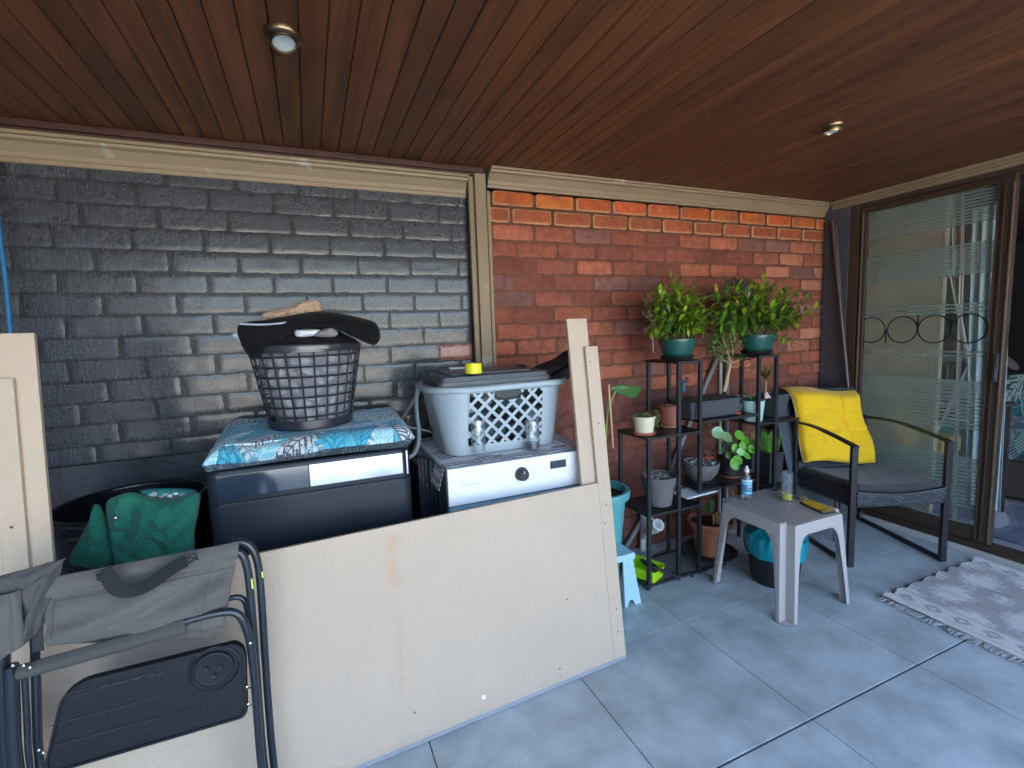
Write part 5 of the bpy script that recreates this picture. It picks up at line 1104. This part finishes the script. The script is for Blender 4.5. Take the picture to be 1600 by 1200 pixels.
# teal pot & banana leaf
c = Vector((AY(935, 850, 2.02).x, 2.02, .022)); t = thing('teal_potted_banana', 'turquoise pot with a single broad leaf behind the panel', 'potted plant', c)
pot(c, [(0, 0), (.09, 0), (.10, .01), (.138, .44), (.140, .45), (.160, .46), (.164, .485), (.158, .50), (.142, .50), (.135, .45), (0, .44)], mat('teal_pot', (.10, .36, .37), .5, var=.08), t, n=56)
F = MB(); soil(F, c, .136, .465); F.build('soil', SOIL, t)
B = MB(); b_ = AY(945, 640, 2.0); B.tube([Vector((c.x - .02, 2.0, .46)), AY(946, 655, 2.0), AY(956, 625, 2.0), AY(961, 612, 2.0)], .005, 7, smooth=1)
B.tube([Vector((c.x - .0, 1.98, .46)), AY(952, 600, 1.98)], .004, 6); B.tube([Vector((c.x - .12, 1.98, .46)), AY(905, 640, 1.98), AY(893, 590, 1.98)], .004, 6); B.build('stems', mat('gstem2', (.25, .34, .08), .6), t); F = MB()
lp = [AY(*p, 2.0) for p in ((955, 606), (968, 601), (985, 602), (1002, 605), (999, 613), (992, 622), (978, 619), (962, 613))]; F.puff(lp, .01, wr=.006, rings=5, n=40, col=(.035, .12, .02)); F.build('leaf', LEAF, t); F = MB(); F.puff([AY(*p, 1.98) for p in ((888, 578), (905, 573), (915, 578), (900, 585))], .006, wr=.003, rings=3, n=20, col=(.05, .14, .03)); F.build('leaf', LEAF, t)
B = MB(); B.tube([AY(958, 700, 1.96), AY(951, 601, 1.96)], .005, 8); tag(B.build('bamboo_stake', mat('stake', (.62, .36, .20), .7)), 'thin wooden stake standing beside the banana leaf', 'stake')
# light blue step stool
t = thing('step_stool', 'small pale blue folding step stool behind the panel edge', 'stool', (1.33, 1.85, 0)); SB = mat('pale_blue', (.42, .66, .72), .4, var=.04)
B = MB(); B.prism([(1.17, .235), (1.40, .235), (1.405, .25), (1.40, .268), (1.17, .268)], (-.045, 1.78, 0), (1, 0, 0), (0, 0, 1), -.2, .004); B.build('seat', SB, t)
for yy in (1.785, 1.965):
    B = MB(); B.prism([(1.335, .234), (1.392, .234), (1.440, 0), (1.405, 0), (1.390, .03), (1.372, .03), (1.360, 0), (1.345, 0)], (-.045, yy, 0), (1, 0, 0), (0, 0, 1), -.012, .002); B.prism([(1.175, .234), (1.235, .234), (1.2, 0), (1.13, 0)], (-.045, yy, 0), (1, 0, 0), (0, 0, 1), -.012, .002); B.build('leg', SB, t)
# lime planter tray with trowel
t = thing('lime_tray', 'lime green plastic tray on the bottom shelf of the stand', 'tray', (1.575, 1.93, .034)); LM = mat('lime', (.40, .74, .01), .4, var=.04)
M_ = TR(1.535, 1.945, .034, .42)
B = MB(M_); ring(B, -.062, .062, -.095, .095, .02, [0, .004, .062, .064, .064, .058, .006], [.012, .008, 0, -.003, .003, .004, .012], cap=True); B.build('tray_body', LM, t)
tr_ = thing('hand_trowel', 'black hand trowel lying across the lime green tray', 'trowel', M_ @ Vector((0, -.02, .06))); B = MB(); a, b, c = AZ(1000, 872, .115), AZ(1024, 888, .105), AZ(1062, 902, .075)
B.tube([b.lerp(c, -.1), b.lerp(c, .35), b.lerp(c, .6), c], lambda s: .007 + .003 * math.sin(s * 7), 8); B.build('handle', BLK, tr_); B = MB(); d_ = (b - a).normalized(); s_ = Vector((0, 0, 1)).cross(d_)
B.grid(10, 10, lambda u, v: a.lerp(b, v) + s_ * ((u - .5) * .055 * min(1, (.25 + v * 1.6)) * (1 if v < .8 else 1 - (v - .8) * 2)) + Vector((0, 0, -.014 + .05 * (u - .5) ** 2))); B.build('blade', mat('trowel_blade', (.03, .035, .04), .4), tr_, solid=.002)
# pipes on the wall
PVC = mat('pvc_white', (.70, .70, .68), .35, var=.05); GPI = mat('pipe_grey', (.24, .25, .26), .5)
t = thing('drain_pipe', 'white drain pipe with capped elbow low on the brick wall', 'pipe', (AY(1004, 860, 2.24).x, 2.24, 0)); a = AY(1004, 866, 2.23); B = MB()
B.tube([a, AY(1005, 800, 2.23)], .018, 14); B.build('riser', PVC, t); B = MB(); p1, p2 = AY(1010, 832, 2.18), AY(1029, 820, 2.06); B.tube([AY(1005, 838, 2.22), p1, p2], .020, 14); B.tube([p1.lerp(p2, .40), p1.lerp(p2, .55)], .029, 16); B.tube([p1.lerp(p2, .70), p2], .035, 24); B.build('elbow', PVC, t)
B = MB(); B.tube([AY(1015, 790, 2.24), AY(1018, 812, 2.22)], .012, 10); B.build('branch', PVC, t)
B = MB(); B.tube([AY(975, 860, 2.24), AY(1045, 740, 2.24), AY(1120, 560, 2.24)], .014, 12); tag(B.build('grey_conduit', GPI), 'long grey pipe slanting up the wall behind the plant stand', 'pipe')
B = MB(); B.tube([Vector((AY(1125, 700, 2.245).x, 2.245, .02)), AY(1126, 555, 2.245)], .011, 12); tag(B.build('thin_conduit', mat('pipe_pale', (.40, .40, .38), .5)), 'pale upright conduit on the wall behind the plant stand', 'pipe')
B = MB(); B.tube([Vector((AY(1137, 700, 2.245).x, 2.245, .02)), AY(1137, 560, 2.245)], .008, 12); tag(B.build('blue_grey_conduit', mat('pipe_b', (.30, .34, .38), .4)), 'thin blue-grey upright conduit beside the pale one', 'pipe')

# ================================================================== SIDE TABLE
TBX, TBY, TZ = 2.065, 1.575, .440
PL = mat('taupe_plastic', (.43, .395, .38), .42, var=.03, vs=4, bump=.04, bs=250)
tt = thing('plastic_side_table', 'square taupe plastic table with woven-pattern top', 'table', (TBX, TBY, 0))
ht, hb, n_ = .200, .232, .046
def zc(t): return ht + (hb - ht) * t                    # t=0 top, 1 floor
for rot in range(4):
    T_ = TR(TBX, TBY, 0, rot * PI / 2); B = MB(T_)
    def sp(u, z): h_ = zc(1 - z / TZ); return (u * 1.0, -h_, z)
    def edge(z): return zc(1 - z / TZ) - n_
    lw = lambda z: .016 + .030 * (z / TZ) ** 2
    zs = [0, .1, .2, .28, .33, .36, .378, .388]; inner = [edge(z) - lw(z) - (0 if z < .34 else (.008 if z < .37 else (.02 if z < .38 else .034))) for z in zs]
    vs = []; 
    for sx in (-1, 1):
        o_ = len(vs)
        for z, i_ in zip(zs, inner): vs += [sp(sx * edge(z), z), sp(sx * i_, z)]
        fs = [((o_ + 2 * k, o_ + 2 * k + 1, o_ + 2 * k + 3, o_ + 2 * k + 2) if sx < 0 else (o_ + 2 * k + 1, o_ + 2 * k, o_ + 2 * k + 2, o_ + 2 * k + 3)) for k in range(len(zs) - 1)]; B.f += []; B.add(vs[o_:], [tuple(q - o_ for q in f) for f in fs])
    zt_ = zs[-1]; B.add([sp(-edge(zt_), zt_), sp(edge(zt_), zt_), sp(edge(TZ), TZ - .004), sp(-edge(TZ), TZ - .004)], [(0, 1, 2, 3)])
    B.build('side_apron', PL, tt, solid=.004)
    B = MB(T_)                                          # the recessed corner channel = the leg
    g = []
    for z in (0.0, TZ - .004):
        h_ = zc(1 - z / TZ); g += [(-h_ + n_, -h_, z), (-h_ + n_, -h_ + n_, z), (-h_, -h_ + n_, z)]
    B.add(g, [(0, 1, 4, 3), (1, 2, 5, 4)]); B.build('leg', PL, tt, solid=.004, smooth=0)
    B = MB(T_); h_ = hb; B.add([(-h_ + n_ + .012, -h_ - .002, .004), (-h_ + n_ + .012, -h_ + n_ + .012, .004), (-h_ - .002, -h_ + n_ + .012, .004), (-h_ - .002, -h_ + .022, .004), (-h_ + .022, -h_ - .002, .004)], [(0, 1, 2, 3, 4)]); B.build('foot', PL, tt, solid=.004)
def table_top_mat():
    m = bpy.data.materials.new('woven_top'); m.use_nodes = True; N = m.node_tree.nodes; L = m.node_tree.links; b = N['Principled BSDF']
    tc = N.new('ShaderNodeTexCoord'); br = N.new('ShaderNodeTexBrick'); br.offset = .5; br.inputs['Scale'].default_value = 1; br.inputs['Brick Width'].default_value = .027; br.inputs['Row Height'].default_value = .0165; br.inputs['Mortar Size'].default_value = .0030; br.inputs['Mortar Smooth'].default_value = .6
    br.inputs['Color1'].default_value = (.43, .395, .38, 1); br.inputs['Color2'].default_value = (.45, .41, .395, 1); br.inputs['Mortar'].default_value = (.24, .215, .205, 1)
    L.new(tc.outputs['Object'], br.inputs[0]); L.new(br.outputs['Color'], b.inputs['Base Color']); b.inputs['Roughness'].default_value = .42
    bp = N.new('ShaderNodeBump'); bp.invert = True; bp.inputs['Strength'].default_value = .9; bp.inputs['Distance'].default_value = .003; L.new(br.outputs['Fac'], bp.inputs['Height']); L.new(bp.outputs[0], b.inputs['Normal']); return m
h_, n2 = ht, n_
octo = [(-h_ + n2, -h_), (h_ - n2, -h_), (h_ - n2, -h_ + n2), (h_, -h_ + n2), (h_, h_ - n2), (h_ - n2, h_ - n2), (h_ - n2, h_), (-h_ + n2, h_), (-h_ + n2, h_ - n2), (-h_, h_ - n2), (-h_, -h_ + n2), (-h_ + n2, -h_ + n2)]
B = MB(); B.prism(octo, (TBX, TBY, TZ - .006), (1, 0, 0), (0, 1, 0), .006, .002); B.build('top_rim', PL, tt)
B = MB(); i_ = .014; B.bb(TBX - h_ + n_ + .002, TBX + h_ - n_ - .002, TBY - h_ + i_, TBY + h_ - i_, TZ, TZ + .0012, .0006); B.bb(TBX - h_ + i_, TBX - h_ + n_ + .0015, TBY - h_ + n_ + .002, TBY + h_ - n_ - .002, TZ, TZ + .0012, .0006); B.bb(TBX + h_ - n_ - .0015, TBX + h_ - i_, TBY - h_ + n_ + .002, TBY + h_ - n_ - .002, TZ, TZ + .0012, .0006)
B.build('woven_top', table_top_mat(), tt)
tz = TZ + .0018
# bottle
c = AZ(1166, 779, tz); t = thing('water_bottle', 'clear plastic bottle with blue label on the taupe table', 'bottle', c); B = MB()
B.lathe([(0, 0), (.022, 0), (.025, .004), (.0255, .075), (.025, .100), (.018, .118), (.010, .128), (.0095, .142), (.008, .142), (.0085, .128), (.017, .116), (.0235, .10), (.024, .006), (0, .003)], c, 32); B.build('bottle_body', GL, t)
B = MB(); B.lathe([(.0262, .028), (.0264, .030), (.0264, .104), (.0262, .106)], c, 32, col=(.05, .22, .42)); o_ = B.build('label_band', mat('blue_label', (.10, .22, .36), .35), t)
B = MB(); B.lathe([(.0268, .080), (.0268, .092)], c, 32); B.lathe([(.0268, .034), (.0268, .042)], c, 32); B.build('label_stripe', mat('cyan_label', (.20, .66, .80), .35), t)
B = MB()
R3 = lambda a: Vector((math.cos(a), math.sin(a), 0))
for i in range(10):
    a = -2.2 + .09 * i; z_ = c.z + .070
    p = c + R3(a) * .0272; B.box((p.x, p.y, z_ + .001 * (i % 2)), (.0016, .0008, .008 - .002 * (i % 3)), Euler((0, 0, a + PI / 2)).to_matrix(), 0)
    if i % 2: p = c + R3(a) * .0272; B.box((p.x, p.y, c.z + .058), (.0014, .0008, .003), Euler((0, 0, a + PI / 2)).to_matrix(), 0)
B.lathe([(.0269, .0955), (.0269, .1035)], c, 32)
B.build('label_print', mat('white_print', (.75, .8, .85), .4), t)
B = MB(); B.lathe([(0, .158), (.011, .157), (.0115, .140), (.010, .140)], c, 24); B.lathe([(0, .172), (.006, .171), (.006, .158)], c, 16); B.build('cap', mat('cap_w', (.72, .75, .80), .3), t)
B = MB(); B.lathe([(0, .0042), (.0232, .006), (.0235, .07), (0, .07)], c, 32); B.build('water', mat('water', (.8, .93, 1), .02, trans=1, ior=1.33, var=0, rvar=0), t)
glass('juice_glass', AZ(1229, 781, tz), .029, .142, 'tall clear glass with a little yellow juice on the table', mat('juice', (.80, .62, .04), .25), .028, lname='juice')
# phone
t = thing('smartphone', 'black smartphone with a mustard back lying on the table', 'phone', Vector((2.185, 1.468, tz))); c = Vector((2.185, 1.468, tz)); R = Euler((0, 0, -.72)).to_matrix()
B = MB(); M4 = Matrix.Translation((c.x, c.y, tz)) @ Euler((0, 0, -1.84)).to_matrix().to_4x4(); B.T = M4; ring(B, -.075, .075, -.037, .037, .010, [0, .002, .008, .010], [.001, 0, 0, .001]); B.build('phone_case', mat('phone_blk', (.015, .016, .018), .3, coat=.4), t)
B = MB(M4); ring(B, -.066, .068, -.031, .031, .008, [.0101, .0107], [0, .0003]); B.build('phone_back', mat('mustard', (.50, .30, .03), .35, coat=.2), t)
B = MB(M4); ring(B, .044, .064, -.026, .004, .006, [.0108, .0125], [0, .0004]); B.build('camera_bump', mat('phone_blk', None), t)
c = AZ(1303, 783, tz); c = Vector((2.225, 1.610, tz)); B = MB(); ring(B, c.x - .022, c.x + .022, c.y - .05, c.y + .05, .006, [tz, tz + .018, tz + .018, tz + .004], [0, 0, .003, .004]); tag(B.build('glass_ashtray', glass_mat('smoky_glass', (.70, .78, .76), 1.4, .05, dens=.15, dcol=(.5, .58, .56))), 'smoky glass dish at the right edge of the table', 'ashtray')

# bin
c = Vector((2.145, 1.655, 0)); t = thing('waste_bin', 'black bin with turquoise plastic liner under the table', 'bin', c)
B = MB(); B.lathe([(0, .002), (.105, .002), (.110, .006), (.135, .235), (.140, .24), (.139, .25), (.132, .25), (.105, .012), (0, .012)], c, 48); B.build('bin_body', mat('bin_blk', (.014, .015, .018), .38, coat=.1), t)
def lin(u, v):
    a = 2 * PI * u; r_ = .137 + .012 * math.sin(v * PI) + .005 * noise.noise(Vector((math.cos(a) * 5, math.sin(a) * 5, v * 2))) + .004 * math.sin(a * 17 + v * 3) * v; z_ = .150 + .018 * noise.noise(Vector((math.cos(a) * 2, math.sin(a) * 2, 0))) + .135 * v
    if v > .8: r_ -= (v - .8) * .25
    return (c.x + r_ * math.cos(a), c.y + r_ * math.sin(a), z_)
B = MB(); B.grid(140, 14, lin, cu=True); B.build('liner', mat('cyan_liner', (.0, .29, .37), .3, coat=.3, bump=.5, bs=60, var=.15), t, solid=.0008)
B = MB(); B.puff([c + Vector((.145 + a, -.04, .2 + b)) for a, b in ((-.02, .05), (.02, .045), (.035, .02), (.02, 0), (.03, -.03), (.0, -.05), (-.01, -.01))], .05, wr=.02, seed=3, ws=30); B.build('liner_knot', mat('cyan_liner', None), t)
B = MB(); a = AY(1252, 848, 1.62); B.tube([a, a + Vector((.02, 0, -.01)), a + Vector((.028, 0, -.04)), a + Vector((.03, 0, -.06)), a + Vector((.04, 0, -.075))], .0022, 6, smooth=2); B.build('draw_string', mat('stringw', (.8, .82, .82), .6), t)

# ================================================================== WICKER ARMCHAIR
T_ = TR(2.857, 1.475, 0, -math.radians(20.2)); a_ = thing('wicker_armchair', 'black steel and wicker armchair with dark seat pad', 'armchair', T_ @ Vector((0, .28, 0)))
STL = mat('black_steel', None)
def wick_mat(sx=1):
    m = bpy.data.materials.new('wicker'); m.use_nodes = True; N = m.node_tree.nodes; L = m.node_tree.links; b = N['Principled BSDF']
    tc = N.new('ShaderNodeUVMap'); br = N.new('ShaderNodeTexBrick'); br.offset = .5; br.inputs['Scale'].default_value = 1; br.inputs['Brick Width'].default_value = .034; br.inputs['Row Height'].default_value = .0155; br.inputs['Mortar Size'].default_value = .0026; br.inputs['Mortar Smooth'].default_value = .8
    br.inputs['Color1'].default_value = (.045, .05, .062, 1); br.inputs['Color2'].default_value = (.085, .094, .115, 1); br.inputs['Mortar'].default_value = (.006, .006, .008, 1)
    L.new(tc.outputs[0], br.inputs[0]); L.new(br.outputs['Color'], b.inputs['Base Color']); b.inputs['Roughness'].default_value = .42
    bp = N.new('ShaderNodeBump'); bp.invert = True; bp.inputs['Strength'].default_value = 1; bp.inputs['Distance'].default_value = .004; L.new(br.outputs['Fac'], bp.inputs['Height']); L.new(bp.outputs[0], b.inputs['Normal']); return m
WK = wick_mat()
def wgrid(fn, nu, nv, su, sv, name, par, solid=.012, m=None):
    B = MB(T_); B.grid(nu, nv, fn); B.uv = []
    for j in range(nv):
        for i in range(nu): B.uv += [(i / nu * su, j / nv * sv), ((i + 1) / nu * su, j / nv * sv), ((i + 1) / nu * su, (j + 1) / nv * sv), (i / nu * su, (j + 1) / nv * sv)]
    return B.build(name, m or WK, par, solid=solid, off=0)
AH, HX = .672, .262
for sx in (-1, 1):
    B = MB(T_); x = sx * HX
    B.bar((x, .0, 0.0), (x, .0, AH), .034, .022, up=(0, 1, 0), bev=.003); B.build('front_leg', STL, a_)
    B = MB(T_); B.bar((x, .018, .011), (x, .60, .011), .022, .022, bev=.003); B.build('runner', STL, a_)
    B = MB(T_); P = [Vector((x, -.016 + .60 * s, AH - .005 + .055 * math.sin(min(1, s * 1.15) * PI * .5) - .045 * max(0, s - .55) ** 1 )) for s in [k / 12 for k in range(13)]]
    for p, q_ in zip(P, P[1:]): B.bar(p, q_ + (q_ - p) * .08, .030, .012, bev=.002)
    B.build('arm', STL, a_)
    B = MB(T_); B.bar((x, .595, .01), (x, .47, .40), .022, .020, bev=.003); B.bar((x, .47, .385), (x, .60, .71), .03, .022, bev=.003); B.build('rear_leg', STL, a_)
ix = HX - .014
wgrid(lambda u, v: (-ix + 2 * ix * u, .0 + .50 * v, .425 - .035 * v - .022 * math.sin(u * PI) * (1 - v * .5) - .012 * math.cos(v * PI * .5) * 0), 30, 30, .5, .5, 'seat', a_)
wgrid(lambda u, v: (-ix + 2 * ix * u, -.010, .335 + (.088 - .022 * math.sin(u * PI)) * v), 30, 6, .5, .09, 'front_skirt', a_)
for sx in (-1, 1): wgrid(lambda u, v: (sx * ix, .5 * u, .330 - .03 * u + .09 * v), 20, 6, .5, .09, 'side_skirt', a_)
bkf = lambda u, v: (-.225 + .45 * u, .475 + .165 * v + .02 * math.sin(u * PI), .39 + .49 * v)
wgrid(bkf, 30, 30, .45, .5, 'backrest', a_)
B = MB(T_)
for u in (0, 1): p = Vector(bkf(u, 0)); q_ = Vector(bkf(u, 1)); B.bar(p, q_, .03, .022, bev=.003)
B.bar(bkf(0, 1), bkf(1, 1), .022, .022, bev=.003); B.build('back_frame', STL, a_)
def pad(u, v, top):
    e = min(min(u, 1 - u) * .5, min(v, 1 - v) * .48); h = .030 * min(1, e / .03) ** .5
    x = -ix + .008 + (2 * ix - .016) * u; y = -.008 + .485 * v; b = .433 - .035 * v - .018 * math.sin(u * PI)
    return (x, y, b + (h if top else 0) + (.004 * noise.noise(Vector((u * 5, v * 5, 0))) if top else 0))
B = MB(T_); B.grid(40, 36, lambda u, v: pad(u, v, 1)); B.grid(40, 36, lambda u, v: pad(1 - u, v, 0)); B.build('seat_pad', mat('pad_fab', (.038, .040, .050), .85, bump=.3, bs=400, var=.15, vs=20, sheen=.25), a_)
B = MB(T_); B.bar((-.12, .3, .0), (-.12, .3, .33), .016, .016); B.bar((-.07, .33, 0.0), (-.07, .33, .33), .014, .014); B.build('centre_strut', mat('strut', (.10, .09, .09), .4, metal=.5), a_)
# yellow cushion draped over the backrest
def yc(u, v, side):
    U = u * 2 - 1; s_ = 1 - .05 * math.cos(v * PI * 2)
    e = min(min(u, 1 - u) * .44, min(v, 1 - v) * .5); h = min(1, e / .05); h = math.sqrt(h * (2 - h))
    tuft = 0
    for (a, b) in ((.30, .30), (.68, .27), (.30, .62), (.70, .60), (.5, .85), (.5, .45)): tuft += .016 * math.exp(-(((u - a) / .035) ** 2 + ((v - b) / .035) ** 2))
    tuft += .012 * math.exp(-((u - .68) / .014) ** 2) * (1 if v > .22 else 0) + .011 * math.exp(-((v - .45) / .014) ** 2) * (1 if u > .3 else 0) + .004 * math.exp(-((v - .72) / .012) ** 2)
    x = -.236 + .452 * u + .016 * math.sin(v * 7) * (1 if u > .5 else -.4); y = .430 + .155 * v; z = .45 + .452 * v - .02 * (u - .5) + .010 * math.sin(u * 6)
    if v > .86: t_ = (v - .86) / .14; y += .085 * t_ * t_; z -= .012 * t_ * t_
    d = .036 * h - tuft * h + .006 * noise.noise(Vector((u * 5, v * 5, 3))) + .0025 * noise.noise(Vector((u * 16, v * 16, 5)))
    return (x, y - (d if side else -.006), z + (.0 if side else .0))
B = MB(T_); B.grid(70, 70, lambda u, v: yc(u, v, 1)); B.grid(30, 30, lambda u, v: yc(1 - u, v, 0))
yk = thing('yellow_cushion', 'bright yellow tufted cushion folded over the wicker chair back', 'cushion', T_ @ Vector((0, .5, .6)))
YM = mat('yellow_cloth', (.92, .56, .002), .8, var=.05, vs=8, bump=.15, bs=350, sheen=.25); B.build('front_pad', YM, yk)
B = MB(T_); B.grid(50, 30, lambda u, v: (-.232 + .448 * u, .60 + .085 * math.sin(v * PI * .55) ** 1 + .012 * v, .868 + .008 * math.sin(v * PI) - .22 * v + .006 * math.sin(u * 6))); B.build('rear_fold', YM, yk, solid=.02, off=0)
B = MB(T_); P = [Vector(yc(0.0, k / 20, 0)) + Vector((-.003, -.004, 0)) for k in range(20)]; B.tube(P, .004, 6, smooth=1); B.build('piping', mat('pipingg', (.36, .31, .22), .8), yk)
# grey quilted roll against the wall behind the chair
t = thing('folded_lounger', 'grey padded folded lounger with laced top edge against the wall', 'lounger', AY(1250, 640, 2.15)); B = MB(); a, b = AY(1206, 622, 2.15), AY(1293, 609, 2.15)
def fl_(u, v): p = a.lerp(b, u); an = v * 2 * PI; rr_ = .026 + .003 * abs(math.sin(u * PI * 9)); return (p.x, p.y + rr_ * math.cos(an), p.z - .01 + rr_ * math.sin(an))
B.grid(60, 14, fl_); LG = mat('lounger_grey', (.085, .10, .125), .7, bump=.2, bs=200); B.build('top_roll', LG, t)
B = MB(); B.grid(20, 20, lambda u, v: (a.lerp(b, u).x, 2.16 - .22 * v, a.lerp(b, u).z - .02 - (a.z - .1) * v)); B.build('back_panel', LG, t, solid=.02)
B = MB()
for k in range(20): p = a.lerp(b, (k + .5) / 20) + Vector((0, -.002, .014)); B.tube([p + Vector((0, -.016, -.006)), p + Vector((.004, -.004, .006)), p + Vector((.008, .012, 0))], .0035, 6, smooth=1)
B.build('lacing', mat('lace', (.015, .016, .02), .6), t)
# leaning brown poles
B = MB(); p, q_ = AX(1300, 345, W - .025), AX(1325, 605, W - .03); e_ = p.lerp(q_, 1.9); B.tube([p, e_], .013, 12); tag(B.build('brown_pole', mat('pole_b', (.10, .065, .06), .35, metal=.3)), 'thick brown pole leaning in the corner beside the glass door', 'pole', 'brown poles in the corner')
B = MB(); p, q_ = AX(1306, 352, W - .012), AX(1313, 450, W - .016); e_ = p.lerp(q_, 3.2); B.tube([p, e_], .006, 10); tag(B.build('thin_brown_pole', mat('pole_b2', (.16, .11, .09), .35, metal=.3)), 'thin brown rod leaning behind the thicker corner pole', 'pole', 'brown poles in the corner')
B = MB(); p = AX(1331, 305, W - .03); B.tube([p, p + Vector((0, -.005, .012)), p + Vector((-.004, .008, .02)), p + Vector((0, .014, .01))], .002, 6, smooth=1); tag(B.build('cup_hook', mat('hook', (.55, .45, .30), .4)), 'tiny hook screwed into the cornice corner', 'hook')

# ================================================================== RUG
rugc = AZ(1390, 928, 0); RX0, RX1, RY1, RY0 = 2.440, 3.30, 1.305, -.25
t = thing('patterned_rug', 'pale grey and white geometric woven rug with fringe on the tiles', 'rug', (2.88, .6, 0))
def rugcol(u, v):
    x = u * (RX1 - RX0); y = v * (RY1 - RY0)               # y=0 at far edge ; stripes run along y
    wv = .96 + .05 * noise.noise(Vector((x * 300, y * 60, 0)))
    wt = (.70 * wv, .685 * wv, .64 * wv); g = (.40 * wv, .385 * wv, .37 * wv); e = min(x, (RX1 - RX0) - x)
    if e < .030: return wt
    if abs(e - .034) < .003 or abs(e - .128) < .003 or abs(e - .134) < .0015: return g
    if e < .126:
        cy = (y / .105) % 1 - .5; dx = (e - .081) / .034; st = round(abs(dx) * 4) / 4; dd = abs(cy) * 2.1 + st * .75
        return g if (.22 < dd < .72) else wt
    cx = (e - .14) / (.5 * (RX1 - RX0) - .14)
    j = .014 * (1 if int(x / .009) % 2 else -1) + .02 * noise.noise(Vector((x * 80, y * 3, 2)))
    ph = ((y + j) / .26) % 1 - .5; st = math.floor(cx * 7) / 7; big = abs(ph) * 2 + abs(st - .5) * 1.5
    ph2 = (((y + j) / .26) + .5) % 1 - .5; b2 = abs(ph2) * 2 + (1 - abs(st - .5) * 2) * 1.2
    return wt if (big < .62 or b2 < .55) else g
def rugpt(u, v):
    x = RX0 + (RX1 - RX0) * u; y = RY1 - (RY1 - RY0) * v; y += -.03 * (1 - u) * 0
    edge = math.exp(-v * 10); z = .006 + .010 * edge * (1 + math.sin(u * 48)) * .5 + .003 * (1 + math.sin(u * 60 + v * 5)) * math.exp(-v * 3) + .002 * noise.noise(Vector((u * 9, v * 14, 0)))
    y += .006 * math.sin(u * 48 + 1) * edge; return (x, y, z)
B = MB(); B.grid(190, 300, rugpt, rugcol); B.build('rug_weave', mat('rug_wool', rough=.95, attr=True, var=.06, vs=60, bump=.5, bs=420, sheen=.2), t, solid=.004)
B = MB(); random.seed(5)
for i in range(300):
    y = RY0 + (RY1 - RY0) * (i + .5) / 300 + ru(-.003, .003); a = Vector((RX0 + .002, y, .006)); L_ = ru(.030, .055); k = ru(-.02, .02); cc_ = rs.choice([(.55, .55, .54), (.62, .62, .61), (.30, .30, .31)])
    for w_ in range(2): B.tube([a, a + Vector((-L_ * .4, k * .4 + ru(-.003, .003), .006)), a + Vector((-L_, k + ru(-.006, .006), .0015))], .0012, 4, col=cc_)
B.build('fringe', mat('rug_wool', None), t)
